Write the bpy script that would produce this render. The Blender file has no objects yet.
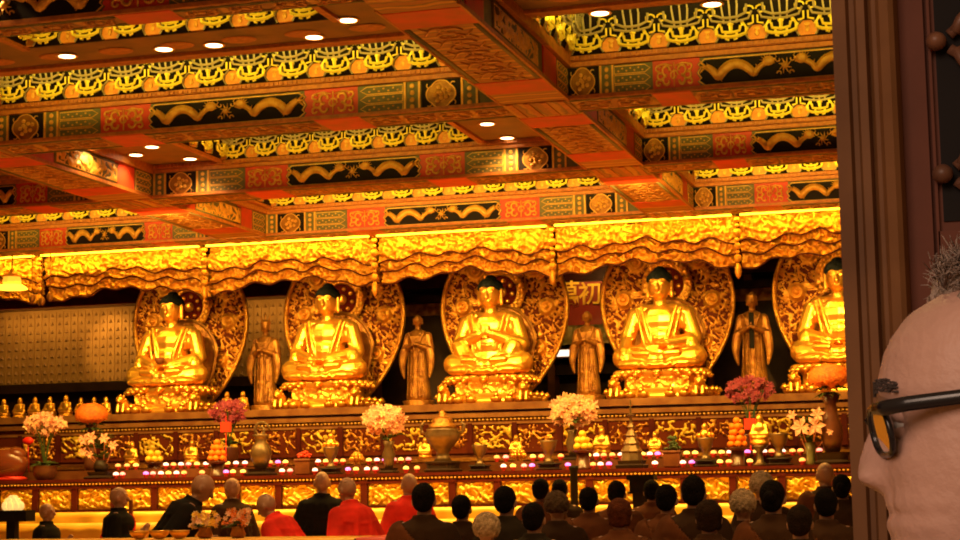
import bpy, math, random
from mathutils import Vector, Matrix, noise
R = random.Random(7)
pi = math.pi
C = bpy.context.scene.collection
sc = bpy.context.scene
# ------------------------------------------------------------------ camera (eye height 1.6 m, looking left into the hall)
F = 1774.0; CX, CY = 480.0, 270.0
EYE = Vector((0, 0, 1.6))
vY = Vector((520, -210, -F)).normalized()
vX = Vector((6180, 324, F)).normalized()
vX = (vX - vY * vX.dot(vY)).normalized()
vZ = vX.cross(vY)
M3 = Matrix((vX, vY, vZ))            # camera space -> world
cam_d = bpy.data.cameras.new('camera'); cam = bpy.data.objects.new('camera', cam_d); C.objects.link(cam)
cam_d.sensor_width = 36.0; cam_d.lens = 36.0 * F / 960.0; cam_d.clip_start = 0.05; cam_d.clip_end = 200
cam.matrix_world = Matrix.Translation(EYE) @ M3.to_4x4()
sc.camera = cam
def P(px, py, Y):
    d = M3 @ Vector((px - CX, -(py - CY), -F)); return EYE + d * (Y / d.y)
def PZ(px, py, z):
    d = M3 @ Vector((px - CX, -(py - CY), -F)); return EYE + d * ((z - 1.6) / d.z)
# ------------------------------------------------------------------ materials
def mat(name, col, rough=.5, metal=0., col2=None, scale=8., bump=0., bscale=None, emit=None, estr=0., objcol=False, alpha=None, spec=None, detail=4.):
    m = bpy.data.materials.new(name); m.use_nodes = True
    nt = m.node_tree; b = nt.nodes['Principled BSDF']
    b.inputs['Base Color'].default_value = (*col, 1); b.inputs['Roughness'].default_value = rough; b.inputs['Metallic'].default_value = metal
    if spec is not None: b.inputs['Specular IOR Level'].default_value = spec
    tc = nt.nodes.new('ShaderNodeTexCoord')
    src = None
    if objcol:
        oi = nt.nodes.new('ShaderNodeObjectInfo'); src = oi.outputs['Color']
    if col2 is not None or objcol:
        n = nt.nodes.new('ShaderNodeTexNoise'); n.inputs['Scale'].default_value = scale; n.inputs['Detail'].default_value = detail
        nt.links.new(tc.outputs['Object'], n.inputs['Vector'])
        r = nt.nodes.new('ShaderNodeValToRGB'); r.color_ramp.elements[0].position = .36; r.color_ramp.elements[1].position = .64
        if objcol:
            r.color_ramp.elements[0].color = (.65, .65, .65, 1); r.color_ramp.elements[1].color = (1.2, 1.2, 1.2, 1)
            mx = nt.nodes.new('ShaderNodeMix'); mx.data_type = 'RGBA'; mx.blend_type = 'MULTIPLY'; mx.inputs[0].default_value = 1
            nt.links.new(src, mx.inputs[6]); nt.links.new(n.outputs['Fac'], r.inputs['Fac']); nt.links.new(r.outputs['Color'], mx.inputs[7])
            nt.links.new(mx.outputs[2], b.inputs['Base Color'])
        else:
            r.color_ramp.elements[0].color = (*col, 1); r.color_ramp.elements[1].color = (*col2, 1)
            nt.links.new(n.outputs['Fac'], r.inputs['Fac']); nt.links.new(r.outputs['Color'], b.inputs['Base Color'])
    if bump:
        n2 = nt.nodes.new('ShaderNodeTexNoise'); n2.inputs['Scale'].default_value = bscale or scale * 3; n2.inputs['Detail'].default_value = 3
        nt.links.new(tc.outputs['Object'], n2.inputs['Vector'])
        bp = nt.nodes.new('ShaderNodeBump'); bp.inputs['Strength'].default_value = bump; bp.inputs['Distance'].default_value = .03
        nt.links.new(n2.outputs['Fac'], bp.inputs['Height']); nt.links.new(bp.outputs['Normal'], b.inputs['Normal'])
    if emit:
        b.inputs['Emission Color'].default_value = (*emit, 1); b.inputs['Emission Strength'].default_value = estr
    if alpha is not None:
        b.inputs['Transmission Weight'].default_value = alpha
    return m
def stripes(name, c1, c2, freq, axis=0, rough=.5, metal=0., sharp=.5, c3=None):
    """painted stripes / bands along an object axis"""
    m = bpy.data.materials.new(name); m.use_nodes = True; nt = m.node_tree; b = nt.nodes['Principled BSDF']
    tc = nt.nodes.new('ShaderNodeTexCoord'); mp = nt.nodes.new('ShaderNodeMapping'); nt.links.new(tc.outputs['Object'], mp.inputs['Vector'])
    w = nt.nodes.new('ShaderNodeTexWave'); w.wave_type = 'BANDS'; w.bands_direction = 'XYZ'[axis]; w.inputs['Scale'].default_value = freq
    w.inputs['Distortion'].default_value = 3.0; w.inputs['Detail'].default_value = 2; w.inputs['Detail Scale'].default_value = 2.2
    nt.links.new(mp.outputs['Vector'], w.inputs['Vector'])
    r = nt.nodes.new('ShaderNodeValToRGB'); r.color_ramp.elements[0].position = sharp - .08; r.color_ramp.elements[1].position = sharp + .08
    r.color_ramp.elements[0].color = (*c1, 1); r.color_ramp.elements[1].color = (*c2, 1)
    if c3: e = r.color_ramp.elements.new(.9); e.color = (*c3, 1)
    nt.links.new(w.outputs['Fac'], r.inputs['Fac']); nt.links.new(r.outputs['Color'], b.inputs['Base Color'])
    b.inputs['Roughness'].default_value = rough; b.inputs['Metallic'].default_value = metal
    return m
G_STATUE = mat('statue_gold', (.95, .50, .07), .30, .85, (.88, .40, .05), 5., .10, 14.)
G_CARVE = mat('carved_gold', (.90, .46, .06), .34, .8, (.70, .27, .03), 9., .5, 40.)
G_DARK = mat('aged_gold', (.50, .22, .035), .4, .7, (.28, .10, .02), 7., .4, 30.)
G_BRIGHT = mat('bright_gilding', (1.0, .66, .06), .4, .35, (.85, .48, .04), 12., .2, 40.)
G_PAINT = mat('gold_paint', (.95, .50, .07), .45, .2, (.75, .34, .04), 14.)
YEL = mat('yellow_gilded_bracket', (.95, .72, .06), .42, .2)
BRK2 = mat('dim_gilded_bracket', (.42, .32, .16), .45, .2)  # greyer gold: the dimness of the upper tier is in the colour
PETAL = mat('orange_lotus_panel', (.85, .33, .04), .5, .1, (.75, .24, .03), 20.)
GOUND = mat('panel_ground_dark', (.014, .007, .007), .6, spec=.15)
GREEN = mat('olive_green_paint', (.13, .12, .045), .55, 0, (.20, .15, .04), 10.)
REDP = mat('vermilion_paint', (.75, .045, .015), .5, 0, (.60, .06, .01), 6.)
ORNG = mat('orange_painted_trim', (.62, .20, .025), .5, .05, (.45, .13, .02), 20.)
UNDER = stripes('painted_beam_underside', (.42, .17, .035), (.19, .105, .035), 1.3, 0, .55, 0, .4, (.62, .29, .05))
UNDERY = stripes('painted_beam_underside_long', (.50, .18, .035), (.19, .11, .035), 1.6, 1, .55, 0, .4, (.70, .32, .05))
SOFF = mat('painted_soffit', (.20, .10, .03), .55, 0, (.32, .14, .03), 3.5)
REDLAC = mat('dark_red_lacquer', (.10, .016, .008), .35, 0, (.07, .01, .006), 5., spec=.15)
REDGR = mat('carving_red_ground', (.13, .022, .006), .7, spec=.08)
DKWOOD = mat('dark_brown_wood', (.045, .02, .010), .5, 0, (.03, .013, .008), 4., spec=.15)
MIDWOOD = mat('reddish_brown_wood', (.20, .065, .018), .45, 0, (.14, .04, .012), 5., spec=.2)
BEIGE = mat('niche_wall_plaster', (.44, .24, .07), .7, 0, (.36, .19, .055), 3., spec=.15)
BEIGE2 = mat('niche_dark_gold', (.30, .15, .04), .6, .2)  # darker gold of the tiny niche mouldings
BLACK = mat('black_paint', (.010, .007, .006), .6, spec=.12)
HAIRB = mat('statue_blue_black_hair', (.006, .008, .009), .7, 0, None, 8, .4, 60., spec=.12)
BRONZE = mat('aged_bronze', (.23, .14, .06), .4, .6, (.14, .08, .035), 8.)
STAND = mat('dark_carved_stand', (.028, .014, .009), .5, spec=.2)
YCLOTH = mat('yellow_satin', (.90, .47, .035), .38, .1, (.78, .36, .025), 3.)
RCLOTH = mat('red_satin', (.85, .045, .02), .45, 0, (.70, .03, .015), 3.)
ROBE = mat('robe_cloth', (1, 1, 1), .9, 0, objcol=True, scale=3., spec=.1)
SKIN = mat('figure_skin', (.42, .20, .10), .5, 0, (.36, .16, .08), 6.)
HAIR = mat('hair', (1, 1, 1), .9, 0, objcol=True, scale=30., bump=.8, bscale=70., spec=.08)
LEAF = mat('dark_green_leaf', (.04, .075, .02), .5, 0, (.07, .10, .02), 9.)
PINKF = mat('pale_pink_petal', (.85, .42, .26), .6, 0, (.75, .30, .20), 20.)
CREAMF = mat('cream_petal', (.95, .62, .30), .6, 0, (.90, .42, .22), 12.)
ORGF = mat('orange_petal', (.90, .24, .015), .6, 0, (.75, .13, .01), 20.)
PURF = mat('magenta_petal', (.40, .045, .08), .6, 0, (.28, .03, .07), 20.)
FRUITO = mat('orange_peel', (.90, .24, .015), .5, 0, None, 8, .2, 60., spec=.2)
FRUITY = mat('yellow_peel', (.95, .55, .03), .45)
REDG = mat('red_glass', (.55, .03, .02), .15)
CERAM = mat('brown_ceramic', (.14, .045, .02), .3, 0, (.10, .03, .015), 6.)
FLOORM = mat('floor_stone', (.62, .40, .22), .35, 0, (.55, .34, .18), 1.5)  # stone made lighter so it bounces light up to the beams
LEDM = mat('led_strip_glow', (1, .6, .05), .5, emit=(1.0, .56, .03), estr=3.2)
DLM = mat('downlight_glow', (1, .8, .5), .5, emit=(1.0, .80, .42), estr=9)
TUBEM = mat('fluorescent_glow', (1, 1, .9), .5, emit=(1, .86, .62), estr=1.6)
# ------------------------------------------------------------------ mesh builder
class MB:
    def __init__(s): s.v = []; s.f = []; s.m = []; s.mi = 0
    def add(s, vs, fs):
        o = len(s.v); s.v += [tuple(p) for p in vs]; s.f += [tuple(i + o for i in f) for f in fs]; s.m += [s.mi] * len(fs); return s
    def box(s, x0, x1, y0, y1, z0, z1):
        return s.add([(x, y, z) for z in (z0, z1) for y in (y0, y1) for x in (x0, x1)],
                     [(0, 2, 3, 1), (4, 5, 7, 6), (0, 1, 5, 4), (2, 6, 7, 3), (0, 4, 6, 2), (1, 3, 7, 5)])
    def lathe(s, prof, c=(0, 0, 0), n=16, sx=1., sy=1., sq=0.):
        vs = []; fs = []
        for r, z in prof:
            for i in range(n):
                a = 2 * pi * i / n; ca, sa = math.cos(a), math.sin(a)
                if sq:
                    e = 1 - sq; ca = math.copysign(abs(ca) ** e, ca); sa = math.copysign(abs(sa) ** e, sa)
                vs.append((c[0] + r * sx * ca, c[1] + r * sy * sa, c[2] + z))
        k = len(prof)
        for j in range(k - 1):
            for i in range(n):
                a = j * n + i; b = j * n + (i + 1) % n; fs.append((a, b, b + n, a + n))
        fs.append(tuple(range(n))[::-1]); fs.append(tuple((k - 1) * n + i for i in range(n)))
        return s.add(vs, fs)
    def ell(s, c, r, n=12, k=8):
        prof = [(math.sin(pi * j / k) if 0 < j < k else .001, -math.cos(pi * j / k)) for j in range(k + 1)]
        vs = []; fs = []
        for q, z in prof:
            for i in range(n):
                a = 2 * pi * i / n; vs.append((c[0] + r[0] * q * math.cos(a), c[1] + r[1] * q * math.sin(a), c[2] + r[2] * z))
        for j in range(k):
            for i in range(n):
                a = j * n + i; b = j * n + (i + 1) % n; fs.append((a, b, b + n, a + n))
        return s.add(vs, fs)
    def tube(s, pts, r, n=6, flat=1.):
        pts = [Vector(p) for p in pts]; L = len(pts)
        rs = r if isinstance(r, (list, tuple)) else [r] * L
        vs = []; fs = []; up = None
        for i, p in enumerate(pts):
            t = (pts[min(i + 1, L - 1)] - pts[max(i - 1, 0)])
            t = t.normalized() if t.length > 1e-9 else Vector((0, 0, 1))
            ref = Vector((0, 1, 0)) if abs(t.y) < .9 else Vector((1, 0, 0))
            a = t.cross(ref).normalized(); b = t.cross(a)
            for k in range(n):
                an = 2 * pi * k / n + pi / n; vs.append(p + a * math.cos(an) * rs[i] + b * math.sin(an) * rs[i] * flat)
        for i in range(L - 1):
            for k in range(n):
                a0 = i * n + k; b0 = i * n + (k + 1) % n; fs.append((a0, b0, b0 + n, a0 + n))
        fs.append(tuple(range(n))[::-1]); fs.append(tuple((L - 1) * n + k for k in range(n)))
        return s.add(vs, fs)
    def cap(s, a, b, r0, r1=None, n=10):
        r1 = r0 if r1 is None else r1; a = Vector(a); b = Vector(b)
        pts = []; rs = []
        d = (b - a); L = d.length or 1e-6; d = d / L
        for k in (0, .35, .7, .93): pts.append(a - d * r0 * math.cos(k * pi / 2)); rs.append(max(.001, r0 * math.sin(k * pi / 2)))
        pts.append(a); rs.append(r0); pts.append(b); rs.append(r1)
        for k in (.93, .7, .35, 0): pts.append(b + d * r1 * math.cos(k * pi / 2)); rs.append(max(.001, r1 * math.sin(k * pi / 2)))
        return s.tube(pts, rs, n)
    def prism(s, poly, y0, y1):          # polygon in XZ, extruded along Y
        n = len(poly); vs = [(x, y0, z) for x, z in poly] + [(x, y1, z) for x, z in poly]
        fs = [tuple(range(n)), tuple(range(2 * n - 1, n - 1, -1))] + [(i, i + n, (i + 1) % n + n, (i + 1) % n) for i in range(n)]
        return s.add(vs, fs)
    def ring(s, poly, w, y0, y1):        # frame along polygon (XZ)
        cx = sum(p[0] for p in poly) / len(poly); cz = sum(p[1] for p in poly) / len(poly)
        s.tube([(x, (y0 + y1) / 2, z) for x, z in poly + [poly[0]]], w, 4)
        return s
    def grid(s, nx, nz, fn):
        vs = [fn(i / nx, j / nz) for j in range(nz + 1) for i in range(nx + 1)]
        fs = [(j * (nx + 1) + i, j * (nx + 1) + i + 1, (j + 1) * (nx + 1) + i + 1, (j + 1) * (nx + 1) + i) for j in range(nz) for i in range(nx)]
        return s.add(vs, fs)
    def xf(s, M):
        s.v = [tuple(M @ Vector(p)) for p in s.v]; return s
    def build(s, name, m, parent=None, loc=None, smooth=False):
        me = bpy.data.meshes.new(name); me.from_pydata(s.v, [], s.f)
        ms = m if isinstance(m, (list, tuple)) else [m]
        for q in ms: me.materials.append(q)
        if len(ms) > 1: me.polygons.foreach_set('material_index', s.m)
        if smooth: me.polygons.foreach_set('use_smooth', [True] * len(me.polygons))
        me.update(); o = bpy.data.objects.new(name, me); C.objects.link(o)
        if parent: o.parent = parent
        if loc is not None: o.location = loc
        return o
def tag(o, label=None, cat=None, group=None, kind=None):
    if label: o['label'] = label
    if cat: o['category'] = cat
    if group: o['group'] = group
    if kind: o['kind'] = kind
    return o
def empty(name, loc=(0, 0, 0), rz=0., label=None, cat=None, group=None, kind=None):
    o = bpy.data.objects.new(name, None); C.objects.link(o); o.location = loc; o.rotation_euler = (0, 0, rz); o.empty_display_size = .1
    return tag(o, label, cat, group, kind)
def struct(o, label): return tag(o, label, None, None, 'structure')
def inst(name, me, parent=None, loc=(0, 0, 0), scale=None, rz=None, color=None):
    o = bpy.data.objects.new(name, me); C.objects.link(o); o.parent = parent; o.location = loc
    if scale is not None: o.scale = scale if isinstance(scale, (tuple, list)) else (scale,) * 3
    if rz is not None: o.rotation_euler = (0, 0, rz)
    if color: o.color = (*color, 1)
    return o
def tree_copy(o, parent=None):
    c = o.copy(); C.objects.link(c); c.parent = parent
    for ch in o.children: tree_copy(ch, c)
    return c
def remesh(mb, name, m, voxel, smooth=2, keep=False):
    """fuse overlapping volumes into one continuous skin and return the mesh"""
    o = mb.build(name, m)
    md = o.modifiers.new('fuse', 'REMESH'); md.mode = 'VOXEL'; md.voxel_size = voxel; md.use_smooth_shade = True
    if smooth: sm = o.modifiers.new('soften', 'SMOOTH'); sm.factor = .5; sm.iterations = smooth
    dg = bpy.context.evaluated_depsgraph_get(); dg.update()
    me = bpy.data.meshes.new_from_object(o.evaluated_get(dg)); me.name = name
    old = o.data; bpy.data.objects.remove(o); bpy.data.meshes.remove(old)
    if not me.materials: me.materials.append(m)
    return me
def ridge(x, z, f=1., seed=0.):
    w = Vector((x * f, z * f, seed)); a = noise.noise(w * 1.0) * 1.6
    q = noise.noise(Vector((x * f * 1.9 + a, z * f * 1.9 - a * .7, seed + 4)))
    s_ = noise.noise(Vector((x * f * 4.6, z * f * 4.6, seed + 9)))
    d = noise.voronoi(Vector((x * f * 1.7 + a * .3, z * f * 1.7, seed + 1.5)))[0]
    lump = 1.25 - 3.4 * d[0] * d[0] / .35
    return max(.95 - min(1, abs(q) * 3.4), lump * .85) + .45 * s_
def relief(mb, x0, x1, z0, z1, step, depth, f, seed, y=0., mask=None, off=.32):
    """carved scrollwork facing -Y; height negative where the ground shows"""
    nx = max(2, int((x1 - x0) / step)); nz = max(2, int((z1 - z0) / step))
    def fn(u, w):
        x = x0 + u * (x1 - x0); z = z0 + w * (z1 - z0)
        h = ridge(x, z, f, seed) - off
        h *= max(0., min(1., min(u, 1 - u) * nx / 2, min(w, 1 - w) * nz / 2))
        if mask and not mask(x, z): h = -1
        return (x, y - depth * max(-.5, h), z)
    return mb.grid(nx, nz, fn)
# ------------------------------------------------------------------ the room shell
ZB, ZF, ZT = 5.30, 5.60, 5.70       # beam bottom, face top, soffit level
ROWS = [23.6, 20.0, 16.3, 12.1]     # front faces of the cross beams
BAYS = [dict(x0=-14.60, x1=-10.75, c=-12.62, D=.66, H=1.95, k=.80), dict(x0=-10.05, x1=-4.45, c=-7.36, D=.87, H=2.80, k=1.),
        dict(x0=-3.80, x1=.40, c=-1.72, D=.82, H=2.08, k=.78)]
f_ = MB().box(-19, 6, -3, 29, -.1, 0); struct(f_.build('floor', FLOORM), 'pale stone floor of the hall, hidden behind the people')
f_ = MB().box(-19, 6, 2.6, 29, 6.32, 6.42); struct(f_.build('ceiling', REDLAC), 'dark upper ceiling above the painted coffers')
wb = MB().box(-19, 6, 28.2, 28.4, 0, 6.32); wb = wb.build('wall_back', DKWOOD); struct(wb, 'dark rear wall of the hall behind the statues')
wl = MB().box(-19.2, -19, 2.6, 28.4, 0, 6.32); struct(wl.build('wall_left', MIDWOOD), 'brown side wall of the hall far to the left')
wr = MB().box(6, 6.2, 2.6, 28.4, 0, 6.32); struct(wr.build('wall_right', MIDWOOD), 'brown side wall of the hall far to the right')
# niche walls: rows of tiny moulded niches
def niche_wall(x0, x1, z0, z1, name, label):
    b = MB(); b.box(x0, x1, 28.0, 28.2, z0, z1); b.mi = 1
    nx = int((x1 - x0) / .143); nz = int((z1 - z0) / .143)
    for i in range(nx):
        for j in range(nz):
            x = x0 + .07 + i * .143; z = z0 + .05 + j * .143
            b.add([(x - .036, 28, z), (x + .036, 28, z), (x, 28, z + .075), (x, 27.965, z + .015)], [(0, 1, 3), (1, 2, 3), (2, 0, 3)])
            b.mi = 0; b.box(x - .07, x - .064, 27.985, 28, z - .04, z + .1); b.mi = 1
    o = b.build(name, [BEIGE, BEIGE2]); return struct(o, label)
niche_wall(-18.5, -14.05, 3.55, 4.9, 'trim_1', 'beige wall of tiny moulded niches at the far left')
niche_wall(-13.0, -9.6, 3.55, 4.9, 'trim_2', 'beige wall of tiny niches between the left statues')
b = MB().box(-18.5, 5.9, 27.6, 28.0, 4.88, 5.32).box(-18.5, 5.9, 27.7, 28.0, 5.55, 5.75)
struct(b.build('trim_3', REDLAC), 'dark red lintel beam above the niche wall')
b = MB().box(-18.5, 5.9, 27.75, 28.0, 3.4, 3.56); struct(b.build('trim_4', DKWOOD), 'dark rail under the niche wall')
b = MB()
for x in (-9.55, -8.0, -6.9, -5.6, -3.7, -2.6, -1.6): b.box(x, x + .12, 27.7, 28.0, 2.2, 4.88)
for z in (2.9, 3.7, 4.5): b.box(-9.5, -1.5, 27.8, 28.0, z, z + .07)
struct(b.build('trim_5', MIDWOOD), 'brown timber framing on the rear wall')
# ---------------- painted panel art (unit meshes, facing -Y, centred, in metres)
def curve(fn, n=14): return [fn(i / (n - 1)) for i in range(n)]
def dragon_mesh():
    b = MB()
    for sgn in (1, -1):
        X = lambda t: sgn * (.82 - .66 * t)
        Zf = lambda t: .060 * math.sin(t * 11.5 + 2.2) * (1 - .15 * t) + .004
        body = curve(lambda t: (X(t) + sgn * .035 * math.cos(t * 11.5 + 2.2), -.014, Zf(t)), 34)
        b.tube(body, [.014 + .042 * math.sin(min(1, .12 + i / 33) * pi * .93) ** .6 for i in range(34)], 6, .5)
        hx, _, hz = body[-1]
        b.ell((hx - sgn * .01, -.022, hz + .012), (.062, .028, .052)); b.ell((hx - sgn * .055, -.02, hz + .022), (.034, .016, .014)); b.ell((hx - sgn * .05, -.02, hz - .012), (.028, .014, .010))
        for k in range(7): a = .2 + k * .5; b.tube([(hx + sgn * .01, -.014, hz + .015), (hx + sgn * (.012 + .07 * math.cos(a)), -.014, hz + .015 + .075 * math.sin(a))], [.016, .003], 4, .5)
        b.tube([(hx - sgn * .06, -.014, hz + .02), (hx - sgn * .09, -.014, hz + .05), (hx - sgn * .075, -.014, hz + .075)], [.008, .006, .003], 4, .5)
        for t, up in ((.16, -1), (.34, 1), (.60, -1), (.80, 1)):   # legs with three claws
            x, _, z = body[int(t * 33)]; z1 = z + up * .045; x1 = x - sgn * .035
            b.tube([(x, -.012, z), (x + sgn * .01, -.012, z + up * .03), (x1, -.012, z1)], [.020, .016, .012], 5, .5)
            for c in (-.5, .2, .9): b.tube([(x1, -.012, z1), (x1 - sgn * .030 * math.cos(c), -.012, z1 + up * .030 * math.sin(c))], [.009, .004], 4, .5)
        for k in range(15):                     # fins and flames along the back
            x, _, z = body[2 * k + 1]; b.tube([(x, -.012, z + .01), (x + sgn * .022, -.012, z + .052)], [.017, .003], 4, .4)
        for dz in (-.035, .0, .04): b.tube([(sgn * .80, -.012, body[0][2]), (sgn * .845, -.012, body[0][2] + dz), (sgn * .865, -.012, body[0][2] + dz * 1.8)], [.010, .013, .003], 5, .5)
    b.ell((0, -.018, .005), (.034, .018, .034))
    for k in range(8): a = 2 * pi * k / 8 + .2; b.tube([(.03 * math.cos(a), -.012, .005 + .03 * math.sin(a)), (.068 * math.cos(a + .3), -.012, .005 + .085 * math.sin(a + .3))], [.012, .003], 4, .5)
    for sg in (1, -1): curl(b, sg * .06, -.07, .026, 0, 4, .008, sg); curl(b, sg * .07, .07, .024, 0, -4, .007, sg)
    me = b.build('dragon_relief', G_PAINT, smooth=True); d = me.data; bpy.data.objects.remove(me); return d
def curl(b, cx, cz, r, a0, a1, w=.008, sg=1):
    b.tube([(cx + sg * r * (1 - .45 * t) * math.cos(a0 + (a1 - a0) * t), -.008, cz + r * (1 - .45 * t) * math.sin(a0 + (a1 - a0) * t)) for t in [i / 9 for i in range(10)]], w, 5, .5)
def hexpoly(hw, hh, notch=.07, inner=0.):
    hw -= inner; hh -= inner
    return [(-hw, 0), (-hw + notch * .5, hh * .42), (-hw + notch * .1, hh * .62), (-hw + notch, hh), (hw - notch, hh), (hw - notch * .1, hh * .62), (hw - notch * .5, hh * .42), (hw, 0),
            (hw - notch * .5, -hh * .42), (hw - notch * .1, -hh * .62), (hw - notch, -hh), (-hw + notch, -hh), (-hw + notch * .1, -hh * .62), (-hw + notch * .5, -hh * .42)]
def detach(o): d = o.data; bpy.data.objects.remove(o); return d
def dragon_plate():
    b = MB(); b.prism(hexpoly(.90, .145), -.004, .01); b.mi = 1; b.prism(hexpoly(.875, .125, .07), -.008, .0)
    b.mi = 2; b.ring(hexpoly(.885, .135), .008, -.012, -.004); return detach(b.build('dragon_plate', [GREEN, GOUND, G_PAINT]))
def curl(b, cx, cz, r, a0, a1, w=.008, sg=1):
    b.tube([(cx + sg * r * (1 - .45 * t) * math.cos(a0 + (a1 - a0) * t), -.008, cz + r * (1 - .45 * t) * math.sin(a0 + (a1 - a0) * t)) for t in [i / 9 for i in range(10)]], w, 5, .5)
def cloud_scroll():
    b = MB()
    for sg in (1, -1):
        curl(b, sg * .09, .05, .06, -1.5, 3.4, .015, sg); curl(b, sg * .09, -.05, .055, 1.6, -3.2, .015, sg)
        curl(b, sg * .17, .0, .045, -2.6, 2.4, .014, sg); curl(b, sg * .19, .075, .035, -2, 3, .012, sg); curl(b, sg * .19, -.07, .035, 2, -3, .012, sg)
        b.tube([(sg * .02, -.008, .09), (sg * .10, -.008, .115), (sg * .2, -.008, .1)], .008, 5, .5)
    curl(b, 0, .0, .05, 0, 6.2, .010); b.tube([(0, -.008, -.11), (0, -.008, .12)], .008, 5, .5)
    return detach(b.build('cloud_scroll', G_PAINT, smooth=True))
def medallion():
    b = MB(); b.box(-.2, .2, -.004, .01, -.145, .145); b.mi = 1
    poly = [(.128 * (1 + .14 * abs(math.cos(2 * a))) * math.cos(a), .118 * (1 + .14 * abs(math.cos(2 * a))) * math.sin(a)) for a in [2 * pi * i / 32 for i in range(32)]]
    b.prism(poly, -.012, 0); b.mi = 2
    b.ring([(x * 1.04, z * 1.04) for x, z in poly], .008, -.018, -.01)
    for i in range(9):
        a = i * 2.4; r = .028 * math.sqrt(i); b.ell((r * math.cos(a) * 1.1, -.016, r * math.sin(a)), (.026, .014, .022), 8, 6)
    for k in range(4): a = pi / 4 + k * pi / 2; curl(b, .17 * math.cos(a), .125 * math.sin(a), .03, a, a + 4, .006)
    return detach(b.build('medallion', [GOUND, G_DARK, G_PAINT], smooth=False))
def hatch():
    b = MB(); b.box(-.25, .25, -.003, .01, -.145, .145); b.mi = 1
    for z0, z1 in ((.055, .13), (-.04, .04), (-.13, -.055)):
        b.ring([(-.24, z0), (.15, z0), (.22, (z0 + z1) / 2), (.15, z1), (-.24, z1)], .006, -.008, -.002)
        for k in range(7): b.ell((-.19 + k * .052, -.006, (z0 + z1) / 2 + (.012 if k % 2 else -.012)), (.013, .007, .010), 6, 4)
    return detach(b.build('hatch_panel', [GREEN, G_PAINT]))
def bars():
    b = MB(); b.box(-.09, .09, -.003, .01, -.148, .148); b.mi = 1
    for x in (-.075, .075): b.box(x - .012, x + .012, -.014, 0, -.148, .148)
    for k in range(4): b.ell((0, -.008, -.105 + k * .07), (.026, .01, .026), 8, 5)
    return detach(b.build('bar_panel', [GREEN, G_PAINT]))
ME = dict(dragon=dragon_mesh(), dplate=dragon_plate(), scroll=cloud_scroll(), med=medallion(), hatch=hatch(), bars=bars())
# ---------------- gilded bracket frieze unit (width .44)
def frieze_mesh():
    b = MB()
    # ogive lotus panel
    og = [(-.062, .0), (-.085, .04), (-.078, .09), (-.04, .13), (0, .175), (.04, .13), (.078, .09), (.085, .04), (.062, 0)]
    b.mi = 2; b.prism(og, -.05, -.02); b.mi = 1; b.tube([(x * 1.16, -.05, z * 1.12) for x, z in og], .010, 5)
    b.mi = 3; b.ell((0, -.056, .055), (.022, .012, .03), 8, 6); b.ell((0, -.056, .10), (.03, .01, .018), 8, 6)
    # lower bright bracket tier centred between the panels
    for c in (.22,):
        b.mi = 0
        b.tube([(c - .135, -.12, .10), (c - .13, -.12, .05), (c - .08, -.13, .028), (c, -.13, .02), (c + .08, -.13, .028), (c + .13, -.12, .05), (c + .135, -.12, .10)], .017, 5)
        b.tube([(c - .085, -.13, .12), (c - .075, -.14, .07), (c, -.15, .055), (c + .075, -.14, .07), (c + .085, -.13, .12)], .014, 5)
        for sg in (1, -1):
            b.tube([(c + sg * (.10 + .055 * t - .03 * math.sin(t * 3)), -.12, .12 + .05 * math.sin(t * 4)) for t in [k / 6 for k in range(7)]], .012, 5)
            b.tube([(c + sg * .05, -.13, .06), (c + sg * .045, -.12, .0), (c + sg * .02, -.12, -.005)], .012, 5)
        b.tube([(c, -.14, .05), (c, -.15, .12)], [.014, .02], 5)
        b.ell((c, -.15, .135), (.03, .03, .022), 8, 5)
        # upper tier, in the gold greyed for its weaker light
        b.mi = 1
        b.tube([(c - .15, -.20, .30), (c - .14, -.20, .22), (c - .07, -.21, .185), (c, -.21, .18), (c + .07, -.21, .185), (c + .14, -.20, .22), (c + .15, -.20, .30)], .013, 5)
        b.tube([(c - .19, -.17, .24), (c - .16, -.18, .17), (c - .05, -.17, .15), (c + .05, -.17, .15), (c + .16, -.18, .17), (c + .19, -.17, .24)], .012, 5)
        for x in (-.055, 0, .055): b.tube([(c + x, -.16, .14), (c + x * 1.3, -.22, .31)], .011, 4)
        b.mi = 0
        for sg in (1, -1):
            b.tube([(c + sg * (.17 + .04 * math.cos(a)), -.19, .25 + .035 * math.sin(a)) for a in [k * .7 for k in range(8)]], .009, 5)
            b.tube([(c + sg * (.20), -.16, .20), (c + sg * .20, -.16, .13), (c + sg * .15, -.15, .12)], .010, 5)
        b.mi = 1
        b.tube([(c - .17, -.26, .44), (c - .15, -.26, .37), (c, -.27, .34), (c + .15, -.26, .37), (c + .17, -.26, .44)], .013, 5)
        for x in (-.07, 0, .07): b.tube([(c + x, -.23, .31), (c + x, -.28, .45)], .010, 4)
    return detach(b.build('frieze_unit', [YEL, BRK2, PETAL, G_PAINT]))
ME['frieze'] = frieze_mesh()
UNSC = mat('underside_scroll_paint', (.80, .36, .06), .5, 0, (.55, .20, .03), 12.)
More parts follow.
